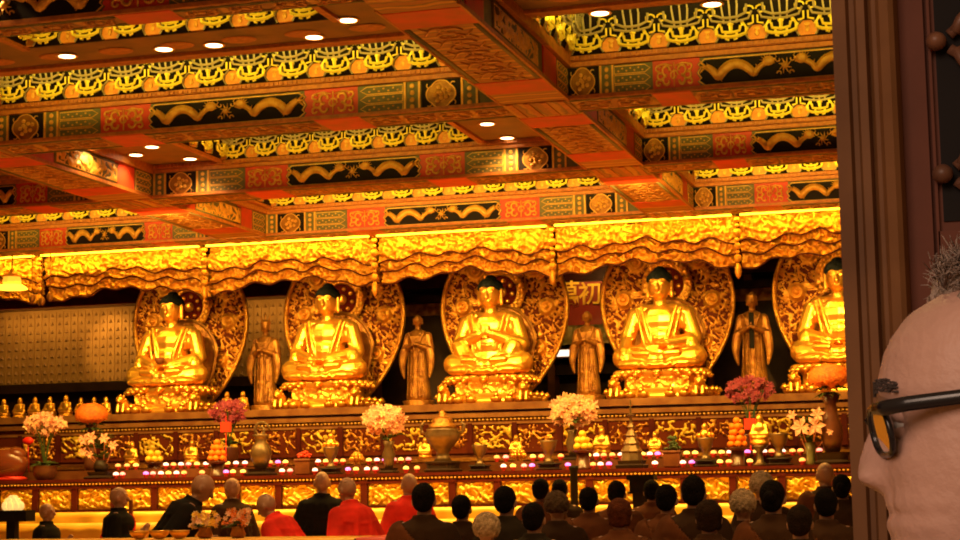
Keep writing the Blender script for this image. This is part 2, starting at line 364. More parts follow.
def under_mesh(L, w):
    b = MB(); n = max(1, int(L / .34)); st = L / n; b.mi = 1
    for sg in (1, -1): b.box(-L / 2, L / 2, sg * (w / 2 - .035) - .022, sg * (w / 2 - .035) + .022, -.006, 0)
    b.mi = 0
    g = MB()
    for i in range(n):
        cx = -L / 2 + (i + .5) * st
        for sg in (1, -1): curl(g, cx + sg * .07, .03 * sg, w * .17, -1.5, 3.6, .015, sg); curl(g, cx + sg * .10, -.05 * sg, w * .13, 1.6, -3.2, .012, sg)
        g.ell((cx, -.004, 0), (.035, .008, .035), 8, 5)
        g.tube([(cx - st * .5, -.006, w * .30), (cx - st * .2, -.006, w * .22), (cx + st * .1, -.006, w * .32)], .010, 4, .5); g.tube([(cx - st * .1, -.006, -w * .32), (cx + st * .2, -.006, -w * .22), (cx + st * .5, -.006, -w * .30)], .010, 4, .5)
    b.add([(x, z, y) for x, y, z in g.v], g.f); return b
def frieze(parent, a, b_, rz=0.):
    """a run of bracket units from a to b_ (points on the trim line); faces the local -Y"""
    a = Vector(a); b_ = Vector(b_); L = (b_ - a).length; d = (b_ - a) / L; n = max(1, round(L / .44)); s = L / n / .44
    src = ME['frieze']; vs = []; fs = []; mi = []
    co = [v.co.copy() for v in src.vertices]; pf = [tuple(p.vertices) for p in src.polygons]; pm = [p.material_index for p in src.polygons]
    nrm = Vector((d.y, -d.x, 0))             # outward (towards the opening)
    for k in range(n):
        o = a + d * (k * L / n); off = len(vs)
        vs += [o + d * (c.x * s) + nrm * (-c.y) + Vector((0, 0, c.z)) for c in co]
        fs += [tuple(i + off for i in f) for f in pf]; mi += pm
    off = len(vs); vs += [a + nrm * .0, b_ + nrm * .0, b_ + Vector((0, 0, .6)) + nrm * .22, a + Vector((0, 0, .6)) + nrm * .22]; fs.append((off, off + 1, off + 2, off + 3)); mi.append(4)
    mb = MB(); mb.v = [tuple(v) for v in vs]; mb.f = fs; mb.m = mi
    o = mb.build('bracket_frieze', [YEL, BRK2, PETAL, G_PAINT, GOUND], parent)
    o['label'] = 'bright yellow gilded bracket frieze with orange lotus panels'
    return o
LCOL = (1.0, .56, .13)
def area(name, loc, tgt, sx, sy, power, col=LCOL, spread=None):
    l = bpy.data.lights.new(name, 'AREA'); l.shape = 'RECTANGLE'; l.size = sx; l.size_y = sy; l.energy = power; l.color = col
    if spread: l.spread = spread
    o = bpy.data.objects.new(name, l); C.objects.link(o); o.location = loc
    d = Vector(tgt) - Vector(loc); o.rotation_euler = d.to_track_quat('-Z', 'Y').to_euler(); return o
def spot(name, loc, tgt, power, ang, col=LCOL, blend=.6, r=.08):
    l = bpy.data.lights.new(name, 'SPOT'); l.energy = power; l.color = col; l.spot_size = math.radians(ang); l.spot_blend = blend; l.shadow_soft_size = r
    o = bpy.data.objects.new(name, l); C.objects.link(o); o.location = loc
    o.rotation_euler = (Vector(tgt) - Vector(loc)).to_track_quat('-Z', 'Y').to_euler(); return o
# ---------------- cross beams
ROWN = ['above the altar canopy', 'second from the altar', 'third from the altar', 'nearest the doorway']
BAYN = ['left bay', 'middle bay', 'right bay']
for ri, Y in enumerate(ROWS):
    for bi, B in enumerate(BAYS):
        if ri == 2 and bi == 0 or ri == 3 and bi != 1: continue
        th = .28 if ri == 3 else .55; k = B['k']
        be = empty('ceiling_beam', (B['c'], Y, 0)); struct(be, 'painted cross beam of the %s, %s' % (BAYN[bi], ROWN[ri]))
        x0 = B['x0'] - B['c']; x1 = B['x1'] - B['c']
        q = MB().box(x0, x1, 0, th, ZB, ZF + .02).build('beam_core', GREEN, be)
        q = MB(); q.box(x0, x1, -.004, th + .004, ZB - .012, ZB - .001); q.build('painted_underside', UNDER, be)
        for sg in (1, -1):
            u = MB().box(min(sg * (B['D'] + .08), sg * (B['D'] + .5 * k + .05)), max(sg * (B['D'] + .08), sg * (B['D'] + .5 * k + .05)), -.006, th + .006, ZB - .016, ZB - .002); u.build('red_underside_band', REDP, be)
        zc = (ZB + ZF) / 2
        for xa_, xb_ in ((x0, -B['D'] - .5 * k - .07), (-B['D'] - .06, B['D'] + .06), (B['D'] + .5 * k + .07, x1)):
            if xb_ - xa_ > .3: u = under_mesh(xb_ - xa_, th); o_ = u.build('underside_scrolls', [UNSC, GREEN], be, ((xa_ + xb_) / 2, th / 2, ZB - .012), True)
        q = MB().box(x0, x1, -.045, .0, ZF, ZF + .045).box(x0, x1, -.075, .0, ZF + .05, ZT)
        n = int((x1 - x0) / .05)
        for i in range(n): q.box(x0 + (i + .1) * .05, x0 + (i + .8) * .05, -.095, -.07, ZF + .055, ZT - .01)
        q.build('rope_moulding', ORNG, be)
        q = MB().box(x0, x1, -.03, 0, ZB - .01, ZB + .025); q.build('lower_moulding', ORNG, be)
        dp = inst('dragon_panel', ME['dplate'], be, (0, -.008, zc), (B['D'] / .89, 1, .93)); inst('dragon_pair', ME['dragon'], dp, (0, -.006, 0))
        for sg in (1, -1):
            xr0 = B['D'] - .02; xr1 = B['D'] + .55 * k
            rp = MB().box(min(sg * xr0, sg * xr1), max(sg * xr0, sg * xr1), -.006, 0, ZB + .02, ZF).build('red_panel', REDP, be)
            inst('cloud_scroll', ME['scroll'], rp, (sg * ((B['D'] + xr1) / 2 + .01), -.004, zc), (k, 1, 1))
            xh = xr1 + .24 * k; inst('striped_panel', ME['hatch'], be, (sg * xh, -.008, zc), (-sg * .96 * k, 1, .98))
            xb = xh + .25 * k + .08 * k; inst('bar_panel', ME['bars'], be, (sg * xb, -.008, zc), (k, 1, 1))
            xm = xb + .3 * k
            if abs(xm) + .2 * k < B['H'] + .05:
                inst('medallion_panel', ME['med'], be, (sg * xm, -.008, zc), (k, 1, 1))
                xb2 = xm + .29 * k
                if xb2 + .08 * k < B['H'] + .05: inst('bar_panel', ME['bars'], be, (sg * xb2, -.008, zc), (k, 1, 1))
    # recess openings
def opening(x0, x1, y0, y1, label, left=True, power=30, top=True):
    e = empty('ceiling_coffer', (0, 0, 0)); struct(e, label)
    frieze(e, (x0, y1 - .02, ZT), (x1, y1 - .02, ZT))
    if left: frieze(e, (x0, y0, ZT), (x0, y1 - .1, ZT))
    t = MB(); w = .07
    t.box(x0 - w, x0, y0 - w, y1, ZT - .03, ZT + .03); t.box(x1, x1 + w, y0 - w, y1, ZT - .03, ZT + .03); t.box(x0 - w, x1 + w, y0 - w, y0, ZT - .03, ZT + .03)
    t.build('coffer_edge', ORNG, e)
    t = MB().box(x0, x1, y0, y0 + .03, ZT, ZT + .5).box(x1 - .03, x1, y0, y1, ZT, ZT + .5).box(x0, x1, y0, y1, ZT + .58, ZT + .61); t.build('coffer_box', GOUND, e)
    # cove light behind the near edge; added lip keeps its rays off the beams
    MB().box(x0, x1, y0, y0 + .20, ZT, ZT + .012).box(x0, x1, y0 + .19, y0 + .20, ZT, ZT + .055).build('cove_light_lip', ORNG, e)
    area('cove_light', ((x0 + x1) / 2, y0 + .10, ZT + .065), ((x0 + x1) / 2, y1, ZT + .12), x1 - x0 - .1, .04, power * (x1 - x0), (1, .72, .10))
    return e
OPS = [  # bay, x0,x1,y0,y1
 (-9.95, -4.52, 14.90, 16.24, 'gilded coffer of the middle bay before the third beam', True), (-8.38, -5.40, 12.62, 14.20, 'small gilded coffer in the middle bay nearest the doorway', True),
 (-9.05, -5.74, 18.15, 19.94, 'gilded coffer of the middle bay before the second beam', True), (-9.90, -4.52, 22.05, 23.54, 'gilded coffer of the middle bay before the last beam', True),
 (-3.80, .35, 14.55, 16.24, 'gilded coffer of the right bay before the third beam', True), (-3.80, .35, 18.60, 19.94, 'gilded coffer of the right bay before the second beam', True),
 (-3.80, .35, 22.40, 23.54, 'gilded coffer of the right bay before the last beam', True), (-14.50, -10.95, 22.05, 23.54, 'gilded coffer of the left bay before the last beam', True)]
for o in OPS: opening(*o[:4], o[4], o[5], 15)
# soffit sheets with the openings left out
def soffit(x0, x1, y0, y1, holes, idx, label):
    xs = sorted({x0, x1, *[h[0] for h in holes], *[h[1] for h in holes]}); ys = sorted({y0, y1, *[h[2] for h in holes], *[h[3] for h in holes]})
    b = MB()
    for i in range(len(xs) - 1):
        for j in range(len(ys) - 1):
            mx, my = (xs[i] + xs[i + 1]) / 2, (ys[j] + ys[j + 1]) / 2
            if any(h[0] < mx < h[1] and h[2] < my < h[3] for h in holes): continue
            b.box(xs[i], xs[i + 1], ys[j], ys[j + 1], ZT, ZT + .04)
    # painted oval cartouches
    b.mi = 1
    return b
si = 0
for bi, B in enumerate(BAYS):
    for ri in range(3):
        y1 = ROWS[ri] + .05; y0 = ROWS[ri + 1] + (.2 if ri == 2 else .5)
        if bi == 0 and ri == 2: continue
        holes = [o for o in OPS if o[0] >= B['x0'] - .2 and o[1] <= B['x1'] + .2 and o[2] > y0 - .1 and o[3] < y1 + .1]
        b = soffit(B['x0'], B['x1'], y0, y1, holes, si, ''); 
        ys = [h[2] - .35 for h in holes] or [y0 + 1]
        for yy in ys:
            x = B['x0'] + .5
            while x < B['x1'] - .3: b.lathe([(.17, -.006), (.15, -.012)], (x, yy, ZT), 16, 1.0, .75); x += .62
        o = b.build('ceiling_soffit', [SOFF, ORNG]); struct(o, 'painted soffit of the %s between beams, %s' % (BAYN[bi], ROWN[ri])); si += 1
# ---------------- long beams running towards the altar
def gold_panel(L, h, seed):
    b = MB(); b.box(-L / 2, L / 2, -.004, .01, -h / 2, h / 2); b.mi = 1; relief(b, -L / 2 + .03, L / 2 - .03, -h / 2 + .03, h / 2 - .03, .02, .03, 5., seed, -.006)
    return detach(b.build('gold_panel', [GREEN, G_PAINT], smooth=True))
ME['gpan'] = gold_panel(1.5, .29, 3.)
def dmesh_red(L):
    return detach(MB().box(-L / 2, L / 2, -.004, .01, -.15, .15).build('red_block', REDP))
ME['redb'] = dmesh_red(.5)
for (x0, x1, nm) in ((-15.30, -14.60, 'far left and left bays'), (-10.75, -10.05, 'left and middle bays'), (-4.45, -3.80, 'middle and right bays')):
    for ri in range(4):
        y1 = ROWS[ri]; y0 = (ROWS[ri + 1] + .55) if ri < 3 else 8.5
        if ri == 3: continue
        be = empty('long_ceiling_beam', ((x0 + x1) / 2, (y0 + y1) / 2, 0)); struct(be, 'painted long beam between %s, %s' % (nm, ROWN[ri]))
        hw = (x1 - x0) / 2; hl = (y1 - y0) / 2
        MB().box(-hw, hw, -hl - .55, hl + .02, ZB, ZT + .3).build('beam_core', GREEN, be)
        MB().box(-hw - .004, hw + .004, -hl - .56, hl, ZB - .012, ZB - .001).build('painted_underside', UNDERY, be)
        for yy in (-hl + .35, hl - .75): MB().box(-hw - .007, hw + .007, yy - .24, yy + .24, ZB - .018, ZB - .002).build('red_underside_band', REDP, be)
        u = under_mesh(2 * hl - 1.65, 2 * hw); o_ = u.build('underside_scrolls', [UNSC, GREEN], be, (0, -.2, ZB - .012), True); o_.rotation_euler = (0, 0, pi / 2)
        m_ = MB().box(hw, hw + .05, -hl, hl, ZF, ZT + .02).box(-hw - .05, -hw, -hl, hl, ZF, ZT + .02).box(-hw - .02, -hw, -hl, hl, ZB - .02, ZB + .02).box(hw, hw + .02, -hl, hl, ZB - .02, ZB + .02)
        m_.build('edge_moulding', ORNG, be)
        pn = inst('gold_panel', ME['gpan'], be, (hw + .008, -.1, (ZB + ZF) / 2), (1, 1, .9), pi / 2)
        for yy in (-hl + .45, hl - .75): inst('red_panel', ME['redb'], be, (hw + .008, yy, (ZB + ZF) / 2), (1, 1, .95), pi / 2)
        inst('striped_panel', ME['hatch'], be, (hw + .008, hl - .25, (ZB + ZF) / 2), (.9, 1, .95), pi / 2)
# crossing blocks at the beam junctions
for x0, x1 in ((-15.30, -14.60), (-10.75, -10.05), (-4.45, -3.80)):
    for ri, Y in enumerate(ROWS[:3]):
        b = MB().box(x0, x1, Y - .03, Y + .58, ZB - .02, ZT + .2); b.mi = 1
        for k in range(4): b.box(x0 + .04 + k * .17, x0 + .10 + k * .17, Y - .04, Y + .59, ZB - .028, ZB - .018)
        b.box(x0 - .01, x1 + .01, Y - .045, Y - .02, ZF, ZF + .04).box(x0 - .01, x1 + .01, Y - .045, Y - .02, ZB, ZB + .03)
        struct(b.build('ceiling_beam_joint', [UNDER, ORNG]), 'painted junction block of beams, %s' % ROWN[ri])
# ---------------- downlights
def dl_mesh():
    b = MB(); b.lathe([(.085, .0), (.105, -.012), (.082, -.018), (.078, -.004)], n=20); return detach(b.build('downlight_ring', G_PAINT))
ME['dlr'] = dl_mesh(); ME['dll'] = detach(MB().lathe([(.076, -.006), (.074, -.014)], n=20).build('downlight_lens', DLM))
DL = [((97, 141), 'left soffit strip, front left of four'), ((136, 154), 'left soffit strip, rear left of four'), ((152, 146), 'left soffit strip, front right of four'), ((190, 158), 'left soffit strip, rear right of four'),
      ((487, 123), 'right soffit strip of middle bay, front one of two'), ((507, 137), 'right soffit strip of middle bay, rear one of two'), ((667, 100), 'right bay under the third beam, left of two'), ((757, 94), 'right bay under the third beam, right of two'),
      ((600, 12), 'right bay at the top of the photo, left of two'), ((712, 3), 'right bay at the top of the photo, right of two'),
      ((67, 55), 'upper left soffit strip, leftmost of its line'), ((164, 48), 'upper left soffit strip, second in its line'), ((214, 44), 'upper left soffit strip, third in its line'),
      ((314, 36), 'upper left soffit strip, fourth in its line'), ((348, 19), 'beside the right end of the small coffer')]
for (px, py), lb in DL:
    p = PZ(px, py, ZT); e = empty('downlight', p, 0, 'round glowing recessed downlight, ' + lb, 'light', 'recessed downlights in the painted soffits')
    inst('trim_ring', ME['dlr'], e, (0, 0, -.0)); inst('lens', ME['dll'], e, (0, 0, 0))
    spot('downlight_lamp', (p.x, p.y, ZT - .03), (p.x, p.y, 0), 60 if ' of four' in lb or ' of two' in lb else 130, 130, (1, .62, .22))
# ------------------------------------------------------------------ canopy in front of the statues
YC = 24.3
b = MB().box(-19, 6, 24.15, 24.6, 5.31, 5.7); struct(b.build('trim_6', REDLAC), 'dark red board carrying the carved canopy')
CX_ = [-14.05, -11.28, -8.58, -5.92, -3.30, -.62]
CN = ['leftmost', 'second from the left', 'middle', 'fourth from the left', 'right-hand']
def wavy(u, ti, seed):
    t = abs(u * 2 - 1)
    base = [5.02, 4.90, 4.76][ti] - [.10, .13, .17][ti] * t ** 1.3
    return base + .030 * math.sin(u * 2 * pi * 5.5 + ti * 1.3 + seed) * (1 if ti < 2 else .9) + .022 * math.copysign(abs(math.sin(u * 2 * pi * 2.5 + ti + seed * .7)) ** .5, math.sin(u * 2 * pi * 2.5 + ti + seed * .7))
def canopy(x0, x1, label, seed):
    e = empty('canopy_valance', ((x0 + x1) / 2, YC, 0), 0, label, 'canopy', 'carved cloud edged canopy valances')
    W = x1 - x0 - .05
    for ti in range(3):
        y = .02 + ti * .07; top = [5.33, 5.15, 5.0][ti]
        nx = 170; nz = 22
        def fn(u, w):
            zb = wavy(u, ti, seed); z = zb + (top - zb) * w; x = (u - .5) * W
            h = max(-.3, ridge(x, z, 5.5, seed + ti * 7)) * .07
            if w == 0 or w == 1: h = 0
            return (x, y - h, z)
        b = MB(); b.grid(nx, nz, fn); b.grid(nx, 1, lambda u, w: ((u - .5) * W, y + .05 * w, wavy(u, ti, seed))); t = b.build('carved_tier', G_CARVE, e, smooth=True)
        b = MB(); b.tube([((i / 90 - .5) * W, y - .012, wavy(i / 90, ti, seed) - .004) for i in range(91)], .013, 5); b.build('edge_shadow_line', REDLAC, t, smooth=True)  # dark red tube draws the shadow line under each tier
    return e
for i in range(5): canopy(CX_[i], CX_[i + 1], 'gilded cloud-edged canopy valance, %s of the row under the ceiling beam' % CN[i], i * 3.1)
canopy(-17.2, -14.1, 'gilded cloud-edged canopy valance at the far left edge', 20.)
for i in range(6):
    x0 = ([-17.2] + CX_)[i] + .06; x1 = CX_[i] - .06
    o = MB().box(x0, x1, 24.09, 24.13, 5.262, 5.30).build('led_strip', LEDM)
    tag(o, 'glowing yellow light strip above the canopy valance, %s' % ['far left edge', 'above the leftmost statue', 'above the second statue', 'above the praying statue', 'above the fourth statue', 'above the right-hand statue'][i], 'light strip', 'light strips along the canopy')
    area('led_lamp', ((x0 + x1) / 2, 24.05, 5.25), ((x0 + x1) / 2, 24.4, 4.95), x1 - x0, .06, 8 * (x1 - x0), (1, .60, .04))
def pendant_mesh():
    a = MB(); a.tube([(0, 0, 0), (0, 0, -.62)], .012, 6); z = -.02
    g = MB()
    for r, h in ((.05, .08), (.03, .05), (.065, .10), (.035, .05), (.05, .08), (.03, .04), (.06, .09)):
        g.ell((0, 0, z - h / 2), (r, r, h / 2), 10, 6); z -= h + .005
    t = MB().lathe([(.02, 0), (.045, -.05), (.05, -.10), (.03, -.15), (.002, -.18)], (0, 0, z), 10)
    return detach(a.build('cord', REDLAC)), detach(g.build('beads', G_CARVE, smooth=True)), detach(t.build('tassel', G_CARVE, smooth=True))
PM = pendant_mesh()
PN = ['leftmost', 'second', 'third', 'fourth', 'fifth']
for i, (x, sc_) in enumerate(((-14.05, 1.1), (-11.28, 1.15), (-8.58, 1.25), (-5.92, 1.2), (-3.30, 1.25))):
    e = empty('hanging_pendant', (x, YC - .12, 5.30), 0, 'gilded beaded pendant with a tassel hanging between canopy valances, %s from the left' % PN[i], 'pendant', 'beaded pendants along the canopy'); e.scale = (1, 1, sc_)
    for n_, m_ in zip(('cord', 'bead_string', 'tassel'), PM): inst(n_, m_, e)
# small bronze drops and lantern at the far left
for (px, py, lb) in ((32, 298, 'leftmost'), (42, 301, 'middle'), (50, 297, 'rightmost')):
    p = P(px, py, 24.0); b = MB(); b.ell((0, 0, 0), (.05, .05, .075), 10, 8); b.tube([(0, 0, .05), (0, 0, 5.3 - p.z)], .008, 5)
    o = b.build('hanging_drop', G_DARK, None, p, True); tag(o, 'bronze teardrop ornament hanging under the lantern, %s of three' % lb, 'ornament', 'teardrop ornaments at the left')
p = P(12, 279, 23.92); e = empty('hanging_lantern', p, 0, 'glowing yellow lantern with a gilded cage at the left edge', 'lantern')
MB().lathe([(.02, .16), (.06, .10), (.16, .05), (.17, .03)], n=8).build('lantern_roof', G_CARVE, e)
MB().lathe([(.13, .03), (.15, -.05), (.13, -.09)], n=8).build('lantern_shade', mat('lantern_glow', (1, .6, .1), .5, emit=(1, .42, .03), estr=1.0), e)
b = MB().lathe([(.17, -.09), (.24, -.13), (.24, -.16), (.1, -.17)], n=8); b.build('lantern_base', LEDM, e)
b = MB().tube([(0, 0, .16), (0, 0, 5.3 - p.z)], .012, 5); b.build('cord', REDLAC, e)
# ------------------------------------------------------------------ altar
YA = 22.3; XL, XR = -16.5, 3.5
def zat(py, Y, px=500): return P(px, py, Y).z
zc = zat(471, YA)                                    # top of the front counter 1.82
e = empty('altar_counter', (0, YA, 0), 0, 'long dark red altar counter with gilded carved panels between posts', 'altar')
b = MB().box(XL, XR, 0, 1.25, zc - .05, zc - .001).box(XL, XR, .06, 1.2, .0, zc - .05); b.build('counter_body', MIDWOOD, e)
b = MB(); b.box(XL, XR, -.05, 0, zc - .04, zc + .0).box(XL, XR, -.03, 0, zc - .135, zc - .10).box(XL, XR, -.03, 0, zc - .46, zc - .42); b.build('counter_mouldings', REDLAC, e)
b = MB()
for i in range(330): x = XL + 2 + i * .053; b.ell((x, -.035, zc - .07), (.019, .014, .014), 6, 4)
b.build('gilded_bead_row', G_PAINT, e)
xp = -6.86 - .61 * 13; k = 0
while xp < XR:
    MB().box(xp - .045, xp + .045, -.05, .02, zc - .44, zc - .09).box(xp - .06, xp + .06, -.06, .02, zc - .13, zc - .1).build('post', REDLAC, e)
    if xp + .61 < 1: 
        b = MB(); relief(b, xp + .045, xp + .565, zc - .42, zc - .135, .014, .055, 6.5, k * 2.3, .008, off=.12)
        b.build('gilded_panel', G_BRIGHT, e, smooth=True)
    xp += .61; k += 1
struct(MB().box(XL, XR, 22.33, 22.42, zc - .42, zc - .13).build('trim_7', REDGR), 'red ground behind the gilded counter panels')
# upper statue platform
zp = 2.80; YP = 24.15
e = empty('statue_platform', (0, YP, 0), 0, 'high stepped platform of carved brown wood carrying the seated statues', 'platform')
MB().box(XL, XR, 0, 2.6, 0, zp - .02).build('platform_body', MIDWOOD, e)
b = MB().box(XL, XR, -.12, 0, zp - .10, zp).box(XL, XR, -.07, 0, zp - .20, zp - .13).box(XL, XR, -.05, 0, zp - .30, zp - .27); b.build('platform_moulding', mat('amber_wood', (.42, .18, .045), .4, .2, (.28, .10, .025), 6.), e)
b = MB()
for i in range(260): x = -14.2 + i * .058; b.ell((x, -.06, zp - .235), (.022, .016, .014), 6, 4)
b.build('gilded_bead_row', G_PAINT, e)
xs = -14.3; k = 0
while xs < 0:
    b = MB(); relief(b, xs + .03, xs + .62, 2.14, 2.50, .018, .09, 6., 50 + k * 3.1, -.005, off=.16); b.build('gilded_panel', G_BRIGHT if k % 2 else G_CARVE, e, smooth=True)
    MB().box(xs - .035, xs + .035, -.06, 0, 2.1, 2.52).build('post', REDLAC, e)
    xs += .65; k += 1
struct(MB().box(XL, XR, 24.12, 24.149, 2.1, 2.5).build('trim_8', REDGR), 'red ground behind the upper gilded panels')
# middle step behind the votive lights
zm = 2.03
e = empty('altar_step', (0, 23.0, 0), 0, 'low reddish wooden step behind the votive lights', 'altar step')
MB().box(XL, XR, .55, 1.12, 0, zm).build('step_body', MIDWOOD, e); MB().box(XL, XR, .5, .55, zm - .05, zm).build('step_moulding', G_DARK, e)
zs = zc + .125
e = empty('votive_riser', (0, 22.75, 0), 0, 'narrow red riser carrying the rear row of votive lights', 'riser')
MB().box(XL, XR, 0, .28, zc, zs).build('riser_body', MIDWOOD, e)
# yellow cloth covered steps
def cloth(name, x0, x1, y0, y1, z, label, m=YCLOTH, drop=.5):
    def fn(u, w):
        x = x0 + (x1 - x0) * u; s_ = w * 1.0
        if s_ < .5: return (x, y1 + (y0 - y1) * s_ * 2, z)
        t = (s_ - .5) * 2; return (x, y0 - .02 - .03 * t * (1 + math.sin(x * 14 + noise.noise(Vector((x, z, 3))) * 5)), z - t * drop)
    b = MB(); b.grid(max(12, int((x1 - x0) / .04)), 10, fn); o = b.build(name, m, smooth=True); return tag(o, label, 'cloth')
def table(x0, x1, y0, y1, z, label):
    e = empty('offering_table', ((x0 + x1) / 2, (y0 + y1) / 2, 0), 0, label, 'table'); hx = (x1 - x0) / 2; hy = (y1 - y0) / 2
    MB().box(-hx, hx, -hy, hy, z - .05, z - .004).build('table_top', MIDWOOD, e)
    for sx in (-1, 1):
        for sy in (-1, 1): MB().box(sx * (hx - .08) - .03, sx * (hx - .08) + .03, sy * (hy - .08) - .03, sy * (hy - .08) + .03, 0, z - .05).build('leg', MIDWOOD, e)
table(-14.5, .5, 21.4, 22.1, 1.37, 'long table directly in front of the altar counter, under yellow satin')
cloth('yellow_cloth', -14.5, .5, 21.4, 22.1, 1.375, 'long yellow satin cloth hanging right below the gilded altar panels', drop=.30)
table(-13.5, .3, 20.2, 21.0, 1.24, 'lower long table in front of the first one, under yellow satin')
cloth('yellow_cloth', -13.5, .3, 20.2, 21.0, 1.245, 'lower yellow satin cloth draped over the second table', drop=.5)
# ------------------------------------------------------------------ seated statues
def arc(fn, n=10): return [fn(i / (n - 1)) for i in range(n)]
def statue_body(v):
    b = MB()
    b.ell((0, 0, .22), (.40, .28, .24)); b.ell((0, -.04, .40), (.29, .23, .25)); b.ell((0, -.02, .64), (.33, .21, .24)); b.cap((-.28, .02, .77), (.28, .02, .77), .125, .125)
    b.cap((0, .0, .80), (0, -.02, 1.0), .10, .085); b.ell((0, -.035, 1.13), (.155, .18, .20), 16, 12); b.ell((0, -.085, 1.04), (.115, .115, .10))
    b.cap((0, -.205, 1.16), (0, -.235, 1.075), .016, .032)            # nose
    for s in (-1, 1):
        b.ell((s * .062, -.19, 1.15), (.040, .022, .018)); b.tube(arc(lambda t: (s * (.02 + .10 * t), -.205 + .03 * t, 1.185 + .022 * math.sin(t * pi))), .012, 5)
        b.cap((s * .160, -.02, 1.19), (s * .165, -.02, .99), .030, .026)
        b.cap((s * .20, 0, .18), (s * .50, -.17, .17), .19, .155); b.cap((s * .47, -.22, .15), (-s * .06, -.40, .13), .145, .085)
        b.ell((s * .30, -.34, .07), (.27, .15, .07))
        b.cap((-s * .12, -.44, .20), (-s * .30, -.42, .21), .05, .04)
    b.cap((-.035, -.195, 1.028), (.035, -.195, 1.028), .013); b.cap((-.022, -.198, 1.01), (.022, -.198, 1.01), .013)
    b.ell((0, -.42, .05), (.30, .10, .05)); b.tube(arc(lambda t: ((t - .5) * .5, -.47 - .03 * math.sin(t * pi), .03 + .05 * math.sin(t * pi * 5) ** 2)), .03, 6)
    def hand(c, d, s=1.):                      # palm, four fingers, thumb
        c = Vector(c); d = Vector(d).normalized(); side = d.cross(Vector((0, 0, 1))); side = side.normalized() if side.length > .2 else Vector((1, 0, 0))
        b.cap(c, c + d * .07, .045, .042)
        for k in range(4): q = c + d * .07 + side * (k - 1.5) * .026; b.cap(q, q + d * (.085 - .012 * abs(k - 1.3)), .0165, .013, 8)
        b.cap(c + side * -.04, c + side * -.075 + d * .06, .018, .014, 8)
    for s in (-1, 1):
        b.cap((s * .36, .02, .74), (s * .46, -.04, .42), .115, .11)
        if v == 'lap':
            b.cap((s * .46, -.06, .40), (s * .14, -.36, .30), .105, .06); hand((s * .13, -.37, .29), (-s, -.1, 0))
            b.ell((s * .44, -.12, .30), (.11, .14, .16))
        elif v == 'pray':
            b.cap((s * .45, -.08, .42), (s * .10, -.30, .56), .11, .06); hand((s * .03, -.31, .58), (-s * .10, -.05, 1))
            b.tube(arc(lambda t: (s * (.40 - .20 * t), -.22 - .10 * t, .46 - .22 * math.sin(t * pi * .75)), 9), [.10, .12, .12, .12, .11, .10, .08, .07, .05], 8, .8)
            b.ell((s * .38, -.18, .32), (.13, .12, .17))
        else:                                      # one hand to the knee, one in the lap
            if s == -1: b.cap((s * .46, -.05, .42), (s * .47, -.30, .26), .10, .06); hand((s * .46, -.32, .27), (0, -.5, -1)); b.ell((s * .47, -.14, .30), (.10, .13, .14))
            else: b.cap((s * .46, -.06, .40), (s * .14, -.36, .34), .105, .06); hand((s * .13, -.37, .33), (-s, -.1, .1)); b.ell((s * .44, -.12, .30), (.11, .14, .16))
    # robe folds
    for s in (-1, 1):
        b.tube(arc(lambda t: (s * (.25 - .14 * t), -.12 - .12 * math.sin(t * pi * .6), .86 - .52 * t)), .024, 6)
        b.tube(arc(lambda t: (s * (.31 - .13 * t), -.12 - .12 * math.sin(t * pi * .6), .84 - .56 * t)), .018, 6)
        for k in range(3): b.tube(arc(lambda t: (s * (.10 + .42 * t), -.40 + .22 * t * t + .02 * k, .24 + .05 * math.sin(t * 3 + k) - .055 * k)), .017, 6)
        for k in range(4): b.tube(arc(lambda t: (s * (.34 + .14 * t), -.08 - .02 * k, .70 - .09 * k - .10 * t + .02 * math.sin(t * 5))), .014, 5)
    for k in range(3): b.tube(arc(lambda t: ((t - .5) * (.30 + .07 * k), -.245 + .12 * (2 * t - 1) ** 2 - .02 * (k == 1), .54 - .075 * k - .05 * math.sin(t * pi))), .014, 6)
    return remesh(b, 'statue_body', G_STATUE, .0125, 1)
BODY = {v: statue_body(v) for v in ('lap', 'pray', 'knee')}
def statue_hair():
    b = MB(); b.ell((0, .0, 1.215), (.172, .19, .145), 20, 12); b.ell((0, .03, 1.335), (.09, .09, .07), 14, 8)
    for i in range(150):                     # rows of small curls
        a = i * 2.39996; h = (i + .5) / 150; zz = 1.20 + .15 * h; r = math.sqrt(max(.02, 1 - h * h)); b.ell((.172 * r * math.cos(a), .19 * r * math.sin(a), zz), (.020, .020, .018), 6, 4)
    me = remesh(b, 'statue_hair', HAIRB, .012, 1); return me
ME['shair'] = statue_hair()
